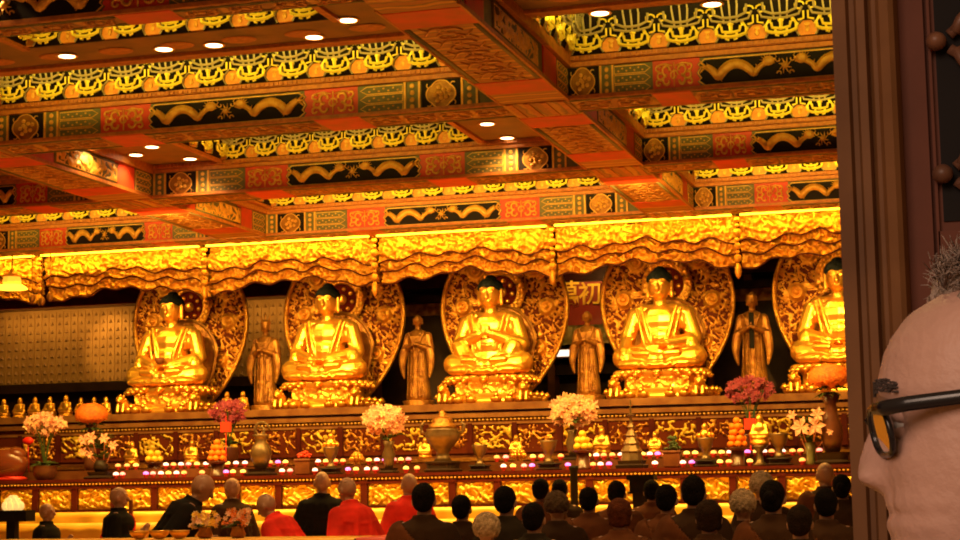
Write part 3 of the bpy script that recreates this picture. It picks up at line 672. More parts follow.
def throne_meshes():
    core = MB(); pr = [(.60, .0), (.61, .03), (.61, .07), (.56, .12), (.50, .17), (.49, .30), (.53, .34), (.55, .38), (.56, .42), (.54, .44)]
    core.lathe(pr, (0, 0, 0), 40, 1.08, .74, .35)
    def rim(z, rx, ry, n, w, h, up):
        g = []
        for i in range(n):
            a = 2 * pi * (i + .5) / n; ca, sa = math.cos(a), math.sin(a); e = .65
            x = rx * math.copysign(abs(ca) ** e, ca); y = ry * math.copysign(abs(sa) ** e, sa)
            q = MB(); q.ell((x, y, z), (w, w * .8, h), 10, 6)
            q.tube([(x * 1.05, y * 1.05, z + up * h * .6), (x * 1.13, y * 1.13, z + up * h * .95), (x * 1.10, y * 1.10, z + up * h * 1.5)], [w * .6, w * .45, w * .15], 6)
            g.append(detach(q.build('lotus_petal', G_STATUE, smooth=True)))
        return g
    low = rim(.085, .72, .49, 24, .088, .062, 1); top = rim(.39, .62, .41, 22, .078, .050, -1)
    ap = MB()                                   # front apron of carved figures between the rims
    relief(ap, -.44, .44, .16, .33, .018, .05, 5, 8.2, -.37); 
    lions = []
    for s in (-1, 1):
        lion = MB(); lions.append(lion)
        lion.ell((s * .60, -.42, .17), (.085, .10, .09)); lion.ell((s * .61, -.50, .24), (.07, .075, .07)); lion.ell((s * .61, -.56, .22), (.04, .04, .03))
        for k in range(7): a = k * .9; lion.ell((s * .61 + .065 * math.cos(a), -.47, .24 + .065 * math.sin(a)), (.025, .03, .025), 6, 5)
        lion.cap((s * .56, -.50, .16), (s * .56, -.53, .06), .03); lion.cap((s * .65, -.50, .16), (s * .65, -.53, .06), .03)
    return [detach(x.build(n, m, smooth=True)) for x, n, m in ((core, 'throne_core', G_STATUE), (ap, 'front_apron', G_CARVE), (lions[0], 'guardian_lion', G_STATUE), (lions[1], 'guardian_lion', G_STATUE))] + [low + top]
TH = throne_meshes()
def halo_meshes():
    h = MB(); h.v = []; 
    for r_, w_ in ((.28, .035), (.345, .03)): h.tube([(r_ * math.cos(a), r_ * math.sin(a), -.01) for a in [2 * pi * i / 40 for i in range(41)]], w_, 6)
    for i in range(24): a = 2 * pi * i / 24; h.ell((.325 * math.cos(a), .325 * math.sin(a), -.03), (.05, .05, .035), 8, 5)
    d = MB(); d.lathe([(.001, -.004), (.27, -.004), (.27, .01)], n=32)
    k_ = MB()
    for i in range(8): a = 2 * pi * i / 8 + .2; k_.ell((.17 * math.cos(a), .17 * math.sin(a), -.012), (.034, .034, .02), 10, 6)
    k_.ell((0, 0, -.015), (.08, .08, .03), 16, 8)
    T = Matrix.Rotation(-pi / 2, 4, 'X')
    for q in (h, d, k_): q.xf(T)
    bk = MB()                                   # body aureole
    poly = [(.56 * math.cos(a) * (1.0 if math.sin(a) > 0 else .92), .62 * math.sin(a)) for a in [2 * pi * i / 40 for i in range(40)]]
    bk.prism(poly, -.03, .03); bk.tube([(x, -.03, z) for x, z in poly + [poly[0]]], .03, 6)
    return [detach(q.build(n, m, smooth=False)) for q, n, m in ((h, 'halo_ring', G_CARVE), (d, 'halo_disc', mat('halo_red_lacquer', (.12, .012, .004), .8, spec=.02)), (k_, 'halo_bosses', G_STATUE), (bk, 'aureole', G_DARK))]
HA = halo_meshes()
ADJ = ['with a small bowl, leftmost of the five', 'hands resting in its lap, second from the left', 'hands pressed together in prayer, middle of the five', 'one hand on its knee, fourth from left', 'partly hidden by the door frame, rightmost']
BP = [(165, 415, 172, 'lap'), (322, 408, 328, 'lap'), (493, 404, 491, 'pray'), (663, 401, 661, 'knee'), (838, 396, 840, 'lap')]
YB = 25.0
BX = []
for i, (px, py, hx, v) in enumerate(BP):
    p = P(px, py, YB - .45); x = P(hx, 330, YB).x; z = 2.80
    BX.append(x)
    e = empty('seated_statue', (x, YB, z), 0, 'large golden seated statue with dark hair, ' + ADJ[i], 'statue', 'golden seated statues on the platform')
    tz = .0
    for n_, m_ in zip(('throne_core', 'front_apron', 'guardian_lion', 'guardian_lion'), TH):
        q_ = inst(n_, m_, e, (0, 0, tz))
        if n_ == 'throne_core':
            for pm_ in TH[4]: inst('lotus_petal', pm_, q_)
    inst('statue_body', BODY[v], e, (0, 0, tz + .43)).scale = (1.04, 1, 1.07); h_ = inst('statue_hair', ME['shair'], e, (0, 0, tz + .43)); h_.scale = (1.04, 1, 1.07)
    hz = tz + .43 + 1.22 * 1.07
    hd = inst('halo_disc', HA[1], e, (0, .62, hz)); inst('halo_ring', HA[0], e, (0, .60, hz)); inst('halo_bosses', HA[2], hd, (0, 0, 0)); inst('aureole', HA[3], e, (0, .48, tz + .9))
    if i == 0:
        MB().lathe([(.03, 0), (.06, .02), (.08, .07), (.06, .10), (.055, .10)], (0, -.42, .43 + .34), 14).build('alms_bowl', MIDWOOD, e, smooth=True)
# carved mandorla screens
def mandorla():
    W = .97; H = 1.27                          # egg shape, widest above the middle
    def half(z): 
        t = (z + H) / (2 * H)
        if not 0 < t < 1: return 0
        return W * math.sin(pi * t ** 1.2) ** .48
    poly = []
    N = 40
    for j in range(N + 1): z = -H + 2 * H * j / N; poly.append((half(z) if 0 < j < N else .0, z))
    outline = poly[1:-1] + [(-x, z) for x, z in reversed(poly[1:-1])]
    plate = MB().prism(outline, 0, .04)
    edge = MB().tube([(x, -.03, z) for x, z in outline + [outline[0]]], .038, 6)
    for x, z in [((o[0] + q[0]) / 2, (o[1] + q[1]) / 2) for o, q in zip(outline, outline[1:])][::1]: edge.ell((x * .985, -.065, z * .985), (.018, .012, .018), 6, 4)
    car = MB(); step = .0155; nx = int(2 * W / step); nz = int(2 * H / step)
    def fn(u, w):
        x = (u - .5) * 2 * W; z = (w - .5) * 2 * H; hw = half(z)
        h = ridge(x, z, 8.5, 2.5) - .42
        for (cx, cz, r) in ((-.45, .75, .15), (.45, .75, .15), (-.65, .2, .14), (.66, .15, .14), (-.52, -.42, .13), (.52, -.45, .13), (0, 1.05, .16)):
            d = math.hypot(x - cx, z - cz)
            if d < r: h = max(h, .5 + .9 * (1 - (d / r) ** 2) + .5 * math.sin(d * 90))
        if abs(x) > hw - .03: h = -.5; x = max(-hw + .01, min(hw - .01, x)) if hw > .02 else 0
        return (x, -.055 * h - .008, z)
    car.grid(nx, nz, fn)
    return [detach(q.build(n, m, smooth=s)) for q, n, m, s in ((plate, 'backing_panel', REDGR, False), (edge, 'rim', G_CARVE, True), (car, 'openwork_carving', G_CARVE, True))]
MA = mandorla()
MN = ['leftmost', 'second from the left', 'middle', 'fourth from the left', 'rightmost']
for i, x in enumerate(BX):
    e = empty('mandorla_screen', (x + [-.02, .0, .02, -.02, .0][i], 25.72, 2.80), 0, 'tall egg-shaped screen of gilded openwork behind the seated statue, %s' % MN[i], 'screen', 'gilded mandorla screens')
    for n_, m_ in zip(('backing_panel', 'rim', 'openwork_carving'), MA): inst(n_, m_, e, (0, 0, 1.34))
    MB().box(-.5, .5, -.1, .12, 0, .12).box(-.35, .35, -.06, .1, .12, .25).build('foot', G_DARK, e)
# ------------------------------------------------------------------ standing attendant figures
def attendant(v):
    b = MB()
    b.lathe([(.20, 0), (.215, .04), (.19, .3), (.16, .62), (.155, .78), (.18, .95), (.19, 1.06), (.12, 1.16), (.05, 1.19)], (0, 0, 0), 20, 1., .75)
    b.cap((0, 0, 1.14), (0, -.01, 1.28), .05, .045); b.ell((0, -.01, 1.33), (.072, .085, .10)); b.cap((0, -.09, 1.34), (0, -.10, 1.31), .008, .014)
    for s in (-1, 1):
        b.cap((s * .17, 0, 1.08), (s * .23, -.03, .84), .065, .06); b.cap((s * .23, -.04, .84), (s * .04, -.20, .92), .055, .035)
        b.tube(arc(lambda t: (s * (.21 + .04 * math.sin(t * 3)), -.08 - .02 * t, .86 - .50 * t)), [.07, .075, .075, .07, .065, .06, .05, .04, .03, .015], 8, .8)
        b.cap((s * .075, -.01, 1.36), (s * .078, -.01, 1.27), .014, .012)
        for k in range(4): b.cap((s * .012, -.205 - .004 * k, .93), (s * .008, -.215 + .004 * k, 1.0), .010, .008, 6)
        for k in range(3): b.tube(arc(lambda t: (s * (.03 + .05 * k + .02 * t), -.13 - .035 * t, .85 - .8 * t)), .011, 5)
        b.tube(arc(lambda t: (s * (.13 - .11 * t), -.11 - .03 * t, 1.14 - .3 * t)), .016, 5)
    if v == 1:
        for s in (-1, 0, 1): b.cap((s * .05, -.02, 1.40), (s * .08, -.02, 1.52 + .04 * (s == 0)), .028, .012)
        b.lathe([(.085, 0), (.09, .04), (.06, .06)], (0, 0, 1.38), 12)
    elif v == 2: b.ell((0, .01, 1.42), (.05, .05, .06)); b.lathe([(.08, 0), (.08, .03), (.05, .05)], (0, 0, 1.385), 12)
    return remesh(b, 'attendant_body', G_DARK, .012, 1)
AB = [attendant(0), attendant(1), attendant(2)]
bib = MAT_BIB = None
for (px, pt, pb, v, lb) in ((266, 315, 404, 1, 'aged gold standing attendant figure with crown, between the two left seated statues'), (419, 315, 397, 0, 'aged gold standing monk figure between the second and middle seated statues'),
                            (589, 311, 392, 0, 'aged gold standing monk figure in front of the red sign board'), (755, 292, 390, 2, 'aged gold standing figure with raised crown and joined hands near the right')):
    Y = 25.35; p = P(px, pb, Y); top = P(px, pt, Y).z; s = (top - 2.93) / (1.54 if v == 1 else 1.47 if v == 2 else 1.43)
    e = empty('attendant_statue', (p.x, Y, 2.80), 0, lb, 'statue', 'standing attendant statues'); 
    inst('figure_body', AB[v], e, (0, 0, .13), s)
    MB().lathe([(.26, 0), (.28, .03), (.22, .07), (.25, .12), (.22, .13)], n=20).build('lotus_base', G_DARK, e, smooth=True)
    if v == 2: MB().box(-.035, .035, -.17, -.13, .62, 1.15).build('dark_sash', BLACK, e, (0, 0, .13)).scale = (s, s, s)
# dark niche cabinets behind three of them
for px, lb in ((418, 'dark brown niche frame behind the standing monk figure'), (757, 'dark brown niche frame behind the crowned standing figure')):
    p = P(px, 350, 26.6); e = empty('niche_frame', (p.x, 26.6, 2.80), 0, lb, 'niche')
    MB().box(-.75, -.68, 0, .3, 0, 1.75).build('side_post', MIDWOOD, e); MB().box(.68, .75, 0, .3, 0, 1.75).build('side_post', MIDWOOD, e)
    MB().box(-.75, .75, 0, .3, 1.75, 1.85).box(-.75, .75, .2, .3, 0, 1.75).build('back_panel', DKWOOD, e)
    b = MB(); relief(b, -.6, .6, 1.55, 1.74, .03, .05, 4, 3, .18); b.build('carved_valance', G_DARK, e, smooth=True)
    MB().box(-.9, .9, -.2, .4, -.0, .04).build('plinth', REDLAC, e)
# red sign board with gold characters
p = P(579, 305, 26.9); pl = P(553, 305, 26.9).x; pr = P(612, 305, 26.9).x
e = empty('sign_board', (p.x, 26.9, p.z), 0, 'red sign board with gold brushed characters between two screens', 'sign')
MB().box(pl - p.x, pr - p.x, 0, .05, P(579, 325, 26.9).z - p.z, P(579, 282, 26.9).z - p.z).build('board', mat('sign_red', (.35, .03, .01), .45, 0, (.28, .025, .01), 3.), e)
def glyph(ch, px, py, h):
    cu = bpy.data.curves.new('glyph', 'FONT'); cu.body = ch; cu.size = h; cu.align_x = 'CENTER'; cu.align_y = 'CENTER'; cu.extrude = .008; cu.offset = .004
    o = bpy.data.objects.new('glyph', cu); C.objects.link(o); dg = bpy.context.evaluated_depsgraph_get(); me = bpy.data.meshes.new_from_object(o.evaluated_get(dg)); bpy.data.objects.remove(o)
    me.materials.clear(); me.materials.append(G_BRIGHT); q = P(px, py, 26.88)
    g = bpy.data.objects.new('gold_character', me); C.objects.link(g); g.parent = e; g.location = (q.x - p.x, -.012, q.z - p.z); g.rotation_euler = (pi / 2, 0, 0)
glyph('萬', 567, 296, .44); glyph('初', 590, 295, .38)
z0 = P(579, 325, 26.9).z
b = MB(); relief(b, pl - p.x, pr - p.x, P(579, 344, 26.9).z - p.z, z0 - p.z, .03, .05, 3.5, 12, .02); b.build('carved_apron', mat('greenish_gilding', (.22, .20, .07), .5, .3, (.35, .22, .05), 8.), e, smooth=True)
p = P(565, 353, 27.3); e = empty('tube_light', p, 0, 'white glowing tube light below the red sign board', 'light')
MB().box(-.17, .17, 0, .04, -.05, .05).build('tube', TUBEM, e); MB().box(-.20, .20, .04, .08, -.07, .07).build('housing', MIDWOOD, e)
MB().box(-.2, -.19, .0, .7, -.03, .0).build('bracket_arm', MIDWOOD, e)
# small golden statuettes on the left shelf
def statuette():
    b = MB(); b.lathe([(.10, 0), (.115, .03), (.09, .06), (.11, .08), (.10, .09)], n=14); b.ell((0, 0, .16), (.075, .06, .09)); b.cap((-.08, -.03, .115), (.08, -.03, .115), .035); b.cap((-.06, 0, .21), (-.075, -.03, .14), .025)
    b.cap((.06, 0, .21), (.075, -.03, .14), .025); b.ell((0, 0, .275), (.04, .042, .05)); b.ell((0, .005, .31), (.03, .03, .025)); 
    return remesh(b, 'statuette', G_STATUE, .009, 1)
ME['stt'] = statuette()
for i, (px, s) in enumerate(((4, .95), (20, 1.), (35, 1.), (50, 1.), (66, 1.05), (81, .9), (94, .9), (106, .9), (227, .95), (243, .95))):
    p = P(px, 405, 24.6); o = inst('golden_statuette', ME['stt'], None, (p.x, 24.6, 2.80), s)
    tag(o, 'small golden seated figure on the platform, %s' % ['first at the left edge', 'second from the left edge', 'third from the left edge, above pale flowers', 'fourth from the left edge', 'fifth and brightest near the left', 'behind the orange flower ball, left one', 'behind the orange flower ball, right one', 'just left of the leftmost seated statue', 'right of the leftmost throne', 'beside the crowned attendant'][i], 'figurine', 'small golden figures on the platform')
# statue lights on the far side of the second cross beam
for i, x in enumerate(BX):
    tgt = (x, YB - .3, 3.55); spot('statue_spot', (x + .55, 21.2, 5.2), tgt, 1350, 34, (1, .60, .13), .7, .06)
    spot('screen_spot', (x - .6, 24.45, 5.0), (x + .1, 25.6, 3.4), 55, 120, (1, .55, .12), .8, .06)
area('altar_fill', (-7.3, 20.75, 5.2), (-7.3, 22.6, 1.8), 11.5, .15, 620, (1, .60, .12))  # added fill that brightens the counter and cloths, no fixture there
area('table_fill', (-7.0, 20.66, 5.24), (-7.0, 20.9, 1.2), 12.5, .10, 330, (1, .60, .12), math.radians(110))  # added light to brighten the yellow cloth
for i in range(5):
    for j in range(4): spot('hall_downlight_lamp', (-10.5 + i * 3.0, 5.5 + j * 2.2, 5.6), (-10.5 + i * 3.0, 5.5 + j * 2.2, 0), 130, 130, (1, .62, .22))
area('wall_fill', (-15.7, 27.5, 4.84), (-15.7, 28, 3.9), 2.6, .1, 17, LCOL); area('wall_fill', (-11.2, 27.5, 4.84), (-11.2, 28, 3.9), 2.6, .1, 15, LCOL)  # added lights that lift the niche walls, no fixture built
spot('wall_spot', (-14.9, 26.6, 4.85), (-14.75, 28, 4.15), 90, 50, LCOL)
area('sign_fill', (-6.0, 26.2, 5.1), (-6.0, 26.9, 4.4), .8, .06, 9, LCOL)  # added light for the sign board, without a fixture
w = bpy.data.worlds.new('hall_air'); sc.world = w; w.use_nodes = True
w.node_tree.nodes['Background'].inputs[0].default_value = (1.0, .50, .16, 1); w.node_tree.nodes['Background'].inputs[1].default_value = .22
sc.view_settings.view_transform = 'Standard'; sc.view_settings.look = 'None'; sc.view_settings.exposure = 0; sc.view_settings.gamma = 1
# ------------------------------------------------------------------ things on the altar counter
def px2m(n, Y): return n * Y / F * 1.05
def onc(px, Y, z): q = P(px, 465, Y); return Vector((q.x, Y, z))
ZR = zs
def glow(name, c, st): return mat(name, c, .5, emit=c, estr=st * 1.5)
CC = {'w': ('pinkish white', glow('candle_white', (1., .62, .42), 1.7)), 'y': ('yellow', glow('candle_yellow', (1., .66, .10), 1.5)), 'p': ('pink', glow('candle_pink', (1., .30, .22), 1.4)), 'v': ('violet', glow('candle_violet', (.95, .20, .75), 1.2)), 'o': ('orange', glow('candle_orange', (1., .36, .07), 1.3))}
cup = MB().lathe([(.018, 0), (.030, .004), (.020, .014), (.036, .030), (.042, .052), (.036, .052)], n=12); CUP = detach(cup.build('votive_cup', REDG, smooth=True))
FL = {k: detach(MB().ell((0, 0, .064), (.040, .040, .028), 10, 6).build('glow_bowl', v[1], smooth=True)) for k, v in CC.items()}
front = [(109, 'p'), (116, 'w'), (122, 'p'), (146, 'v'), (153, 'p'), (161, 'w'), (168.5, 'y'), (176.5, 'w'), (184, 'o'), (202, 'o'), (210, 'o'), (219.5, 'w'), (226, 'v'), (233, 'y'), (243, 'y'), (274, 'y'), (282, 'w'), (290, 'p'), (299, 'o'), (307, 'y'), (315, 'w'), (341, 'v'), (348, 'v'), (356, 'y'), (367, 'w'), (375.5, 'p'), (383, 'w'), (399, 'y'), (406, 'y'), (417, 'o'),
         (503.5, 'w'), (513, 'y'), (524, 'p'), (532, 'v'), (540.5, 'y'), (561, 'o'), (568, 'v'), (576, 'v'), (593, 'o'), (600.5, 'w'), (609, 'v'), (617, 'p'), (645.5, 'v'), (655, 'w'), (665, 'y'), (676, 'o'), (683, 'w'), (692, 'v'), (720, 'y'), (729, 'o'), (739, 'v'), (750, 'y'), (759, 'w'), (767, 'o'), (785, 'o'), (793, 'p'), (802.5, 'o'), (819, 'o')]
back = [(118, 'o'), (127, 'o'), (136, 'y'), (145, 'o'), (166, 'w'), (173.5, 'o'), (181, 'w'), (188.5, 'p'), (197, 'y'), (206, 'w'), (227.5, 'y'), (236, 'w'), (245, 'w'), (270, 'o'), (278, 'v'), (285.5, 'y'), (310, 'o'), (318, 'w'), (326, 'y'), (350, 'w'), (343, 'o'), (335.5, 'o'), (369, 'y'), (377, 'w'), (385, 'v'), (394, 'p'), (401, 'y'), (408.5, 'p'), (497, 'o'), (506, 'p'), (533, 'y'), (541.5, 'o'), (561, 'o'), (569.5, 'w'), (588.5, 'y'), (596.5, 'w'),
        (604, 'o'), (612.5, 'o'), (621, 'w'), (643, 'y'), (650, 'w'), (658, 'v'), (665.5, 'o'), (679, 'p'), (687, 'y'), (695.5, 'y'), (714, 'o'), (722, 'y'), (730, 'w'), (748, 'v'), (756.5, 'y'), (764.5, 'w'), (772, 'o'), (783, 'w'), (793, 'o'), (801, 'o'), (820, 'p')]
for row, Y, z, nm in ((front, 22.46, zc, 'front row on the counter edge'), (back, 22.9, ZR, 'rear row on the red riser')):
    last = -99
    for px, k in sorted(row):
        px = max(px, last + 6.6); last = px
        zone = ((331, 13), (389, 11), (443, 19), (480, 13), (549, 13), (583, 9), (632, 18), (706, 13), (738, 9), (758, 8), (780, 14), (811, 6), (833, 17), (217, 9), (261, 18), (305, 10), (673, 10), (101, 14)) if row is front else ((573, 7), (519, 8), (357, 8), (154, 10))
        if any(abs(px - c_) < h_ for c_, h_ in zone): continue
        e = empty('votive_light', onc(px, Y, z), 0, 'small red glass votive light glowing %s in the %s' % (CC[k][0], nm), 'candle', 'votive lights glowing %s, %s' % (CC[k][0], nm))
        inst('glass_cup', CUP, e); inst('glow_bowl', FL[k], e)
def vessel(name, label, cat, px, Y, z, parts, group=None):
    e = empty(name, onc(px, Y, z), 0, label, cat, group)
    for n_, m_, prof, kw in parts: MB().lathe(prof, (0, 0, 0), kw.get('n', 20), kw.get('sx', 1), kw.get('sy', 1), kw.get('sq', 0)).build(n_, m_, e, smooth=kw.get('smooth', True))
    return e
YF = 22.50
def stand(w=.14, h=.085): return ('stand', STAND, [(w, 0), (w * 1.05, .015), (w * .8, .03), (w * .82, h - .02), (w * .98, h - .012), (w * .95, h)], dict(n=4 if False else 20, sq=.5, smooth=False))
# large censer
e = vessel('incense_burner', 'large lidded bronze incense burner on a dark stand, left of centre on the counter', 'incense burner', 443, YF, zc, [
    ('stand', STAND, [(.23, 0), (.24, .03), (.20, .05), (.20, .10), (.22, .12), (.22, .14), (.12, .15)], dict(sq=.4, smooth=False)),
    ('bowl', BRONZE, [(.12, .15), (.09, .20), (.08, .26), (.14, .33), (.21, .42), (.235, .50), (.21, .55), (.22, .57)], {}),
    ('lid', G_DARK, [(.20, .575), (.17, .62), (.13, .66), (.14, .69), (.08, .73), (.05, .74), (.06, .77), (.03, .80), (.01, .83)], {})])
for s in (-1, 1): MB().tube([(s * .20, 0, .50), (s * .29, 0, .53), (s * .30, 0, .62), (s * .26, 0, .66)], .022, 6).build('handle', BRONZE, e, smooth=True)
def goblet(px, lb, top=None, s=1., nm='bronze_goblet', cat='goblet', tm=G_DARK):
    e = vessel(nm, lb, cat, px, YF, zc, [stand(), ('cup', BRONZE, [(.07, .085), (.045, .12), (.03, .16), (.05, .20), (.085, .26), (.10, .33), (.105, .35), (.09, .35)], {})])
    if top == 'lotus':
        b = MB(); b.lathe([(.04, .35), (.08, .38), (.06, .42), (.03, .46), (.045, .49), (.01, .53)]); 
        for i in range(8): a = i * pi / 4; b.ell((.085 * math.cos(a), .085 * math.sin(a), .38), (.03, .03, .035), 8, 5)
        b.build('gilded_lotus_lid', G_STATUE, e, smooth=True)
    e.scale = (s, s, s); return e
goblet(331, 'bronze goblet with gilded lotus lid, between the two left flower arrangements', 'lotus', 1.05)
goblet(480, 'open bronze goblet on dark stand, right of the large incense burner', None, 1.)
goblet(549, 'open bronze goblet on dark stand, left of the yellow fruit pyramid', None, 1.1)
goblet(706, 'bronze goblet with gilded lotus lid, right of the bonsai pot', 'lotus', 1.05)
goblet(780, 'tall bronze goblet on dark stand, left of the lilies', None, 1.15)
# tall bronze openwork piece
e = vessel('bronze_vase', 'dark tall bronze vase with openwork top on black stand, under the magenta orchids', 'vase', 261, YF, zc, [
    ('stand', STAND, [(.20, 0), (.21, .03), (.17, .05), (.17, .08), (.19, .1)], dict(sq=.4, smooth=False)), ('body', BRONZE, [(.08, .10), (.12, .2), (.15, .3), (.12, .4), (.07, .46), (.09, .52), (.12, .56)], {})])
b = MB()
for i in range(7): a = i * .9; curl(b, .0, .62, .13 - .012 * i, a, a + 3, .018)
b.build('openwork_top', BRONZE, e, smooth=True)
# candle stand in the shape of a small pagoda
e = vessel('pagoda_candle_stand', 'bronze pagoda-shaped candle stand with tall thin spike, right of centre', 'candle stand', 632, YF, zc, [
    ('base', STAND, [(.20, 0), (.21, .04), (.17, .06), (.18, .10)], dict(sq=.6, n=8, smooth=False)), ('tiers', BRONZE, [(.15, .10), (.13, .2), (.15, .22), (.09, .30), (.11, .32), (.06, .40), (.08, .42), (.03, .5), (.05, .53), (.02, .58)], dict(n=8, smooth=False))])
MB().tube([(0, 0, .55), (0, 0, .88)], [.02, .008], 8).build('spike', BRONZE, e); MB().lathe([(.02, .66), (.06, .68), (.06, .69), (.02, .70)], n=12).build('drip_dish', BRONZE, e)
# fruit pyramids on footed dishes: every fruit a thing of its own
FR = {'o': detach(MB().ell((0, 0, 0), (.046, .046, .043), 12, 8).build('fruit_mesh', FRUITO, smooth=True)), 'y': detach(MB().ell((0, 0, 0), (.05, .05, .047), 12, 8).build('fruit_mesh', FRUITY, smooth=True))}
def fruit(px, Y, z, dz, kind, levels, lb, where, r):
    e = vessel('fruit_dish', lb, 'dish', px, Y, z, [('foot', CERAM, [(.10, 0), (.11, .01), (.09, .03), (.085, dz - .04)], {}), ('bowl', CERAM, [(.09, dz - .04), (.15, dz - .01), (.155, dz), (.10, dz)], {})])
    c = e.location; zz = z + dz + r * .92
    for n in levels:
        R_ = r / math.sin(pi / n) if n > 1 else 0
        for i in range(n):
            a = 2 * pi * i / n + n * .3; o = inst('orange_fruit' if kind == 'o' else 'yellow_fruit', FR[kind], None, (c.x + R_ * math.cos(a), c.y + R_ * math.sin(a), zz))
            tag(o, '%s fruit in the pyramid of fruit %s' % ('orange' if kind == 'o' else 'round yellow', where), 'fruit', 'fruit pyramid ' + where)
        zz += r * 1.62
fruit(217, 22.62, zc, .21, 'o', (6, 5, 3, 1), 'footed brown dish under the orange fruit pyramid at the left', 'left of the dark bronze vase', .046)
fruit(583, 22.50, zc, .25, 'y', (5, 3, 1), 'footed brown dish under the yellow fruit pyramid by the big bouquet', 'below the pink and cream bouquet', .05)
fruit(738, 22.62, zc, .24, 'o', (6, 5, 4, 3, 1), 'footed brown dish under the orange fruit pyramid at the right', 'left of the small golden figure', .046)
fruit(154, 23.0, ZR, .10, 'y', (5, 2), 'brown dish of greenish yellow fruit behind the violet votive light', 'in the dish at the left', .05)
# square pots
for px, m_, lb, kind in ((305, REDP, 'square terracotta pot with small red blossoms, left of a lidded goblet', 'r'), (673, LEAF, 'square terracotta pot with a small green bonsai', 'g')):
    e = empty('square_pot', onc(px, 22.62, zc), 0, lb, 'pot'); MB().lathe([(.12, 0), (.14, .02), (.15, .18), (.17, .2), (.16, .22)], (0, 0, 0), 4).xf(Matrix.Rotation(pi / 4, 4, 'Z')).build('pot', MIDWOOD, e)
    b = MB()
    for i in range(50 if kind == 'g' else 24):
        a = R.random() * 6.3; h = R.random(); q = (.13 * (1 - h * .7)) * math.sqrt(R.random()); b.ell((q * math.cos(a), q * math.sin(a), .24 + h * (.16 if kind == 'g' else .08)), (.022, .022, .018), 6, 4)
    b.build('foliage' if kind == 'g' else 'red_blossoms', m_, e, smooth=True)
    MB().tube([(0, 0, .2), (.01, 0, .30)], .012, 5).build('stem', MIDWOOD, e)
for px, lb in ((519, 'gilded lotus lamp between two goblets, low on the counter'), (357, 'gilded lotus lamp left of the pink bouquet vase')):
    b = MB(); b.lathe([(.05, 0), (.06, .01), (.03, .03), (.06, .06)])
    for ring_, (n, r, z) in enumerate(((10, .085, .08), (8, .06, .12), (5, .03, .15))):
        for i in range(n): a = 2 * pi * i / n + ring_; b.ell((r * math.cos(a), r * math.sin(a), z), (.026, .026, .038), 8, 5)
    o = b.build('lotus_lamp', G_STATUE, None, onc(px, 22.98, ZR), True); tag(o, lb, 'lamp', 'gilded lotus lamps')
# flowers
def star(b, c, r, n=5, tilt=None):
    c = Vector(c); d = Vector((R.uniform(-1, 1), -1.2 + R.uniform(-.4, .4), R.uniform(-.2, 1))).normalized() if tilt is None else Vector(tilt).normalized()
    u = d.cross(Vector((0, 0, 1))).normalized(); v = d.cross(u)
    for k in range(n):
        a = 2 * pi * k / n + R.random() * .3; w = u * math.cos(a) + v * math.sin(a); s_ = w.cross(d)
        m_ = c + w * r * .55 + d * r * .15
        b.add([c, m_ + s_ * r * .26, c + w * r + d * r * .05, m_ - s_ * r * .26, c - d * r * .12, m_ - d * r * .05], [(0, 1, 2, 3), (4, 5, 1), (4, 3, 5), (1, 5, 2), (5, 3, 2), (0, 4, 1), (0, 3, 4)])
def leaves(b, c, n, L, w, up=.6, spread=1.):
    c = Vector(c)
    for i in range(n):
        a = 2 * pi * i / n + R.random(); h = R.uniform(.3, 1.) * L; d = Vector((math.cos(a) * spread, math.sin(a) * spread, up * R.uniform(.3, 1.5))).normalized(); s_ = d.cross(Vector((0, 0, 1))).normalized() * w
        p1 = c + d * h * .5; p2 = c + d * h - Vector((0, 0, h * .25)); n_ = Vector((0, 0, .006))
        b.add([c, p1 + s_, p2, p1 - s_, c - n_, p1 + s_ - n_, p2 - n_, p1 - s_ - n_], [(0, 1, 2, 3), (7, 6, 5, 4), (0, 4, 5, 1), (1, 5, 6, 2), (2, 6, 7, 3), (3, 7, 4, 0)])
def bouquet(px, Y, z, label, vase, fl, ctr, rad, n, r, lf=None, name='flower_arrangement', nst=9):
    e = empty(name, onc(px, Y, z), 0, label, 'flowers')
    for n_, m_, prof, kw in vase: MB().lathe(prof, (0, 0, 0), 20, 1, 1, kw.get('sq', 0)).build(n_, m_, e, smooth=not kw.get('sq'))
    zv = max(q[1] for v in vase for q in v[2])
    for k, (m_, frac) in enumerate(fl):
        b = MB(); 
        for i in range(int(n * frac)):
            while True:
                x, y, zz = R.uniform(-1, 1), R.uniform(-1, 1), R.uniform(-1, 1)
                if .35 < x * x + y * y + zz * zz < 1: break
            star(b, (ctr[0] + x * rad[0], y * rad[1], ctr[1] + zz * rad[2]), r * R.uniform(.7, 1.2))
        b.build('blossoms', m_, e)
    b = MB()
    for i in range(nst): a = i * 2.4; q = .6; b.tube([(0, 0, zv - .02), (ctr[0] * .5 + rad[0] * .2 * math.cos(a), rad[1] * .2 * math.sin(a), (zv + ctr[1]) / 2), (ctr[0] + rad[0] * q * math.cos(a), rad[1] * q * math.sin(a), ctr[1])], .008, 4)
    b.build('stems', LEAF, e)
    if lf: b = MB(); leaves(b, (0, 0, lf[0]), lf[1], lf[2], lf[3], lf[4]); b.build('leaves', LEAF, e)
    return e
vs = lambda h, r, m_=BRONZE: [('stand', STAND, [(.12, 0), (.125, .02), (.10, .04), (.11, .07)], dict(sq=.5)), ('vase', m_, [(.05, .07), (r * .7, .12), (r, .07 + h * .5), (r * .6, .07 + h * .8), (r * .9, .07 + h)], {})]
bouquet(389, YF, zc, 'round bouquet of pink and cream flowers in a bronze vase, under the second seated statue', vs(.36, .09), [(PINKF, .65), (CREAMF, .35)], (-.06, .71), (.29, .2, .20), 240, .055, (.46, 16, .30, .03, .5))
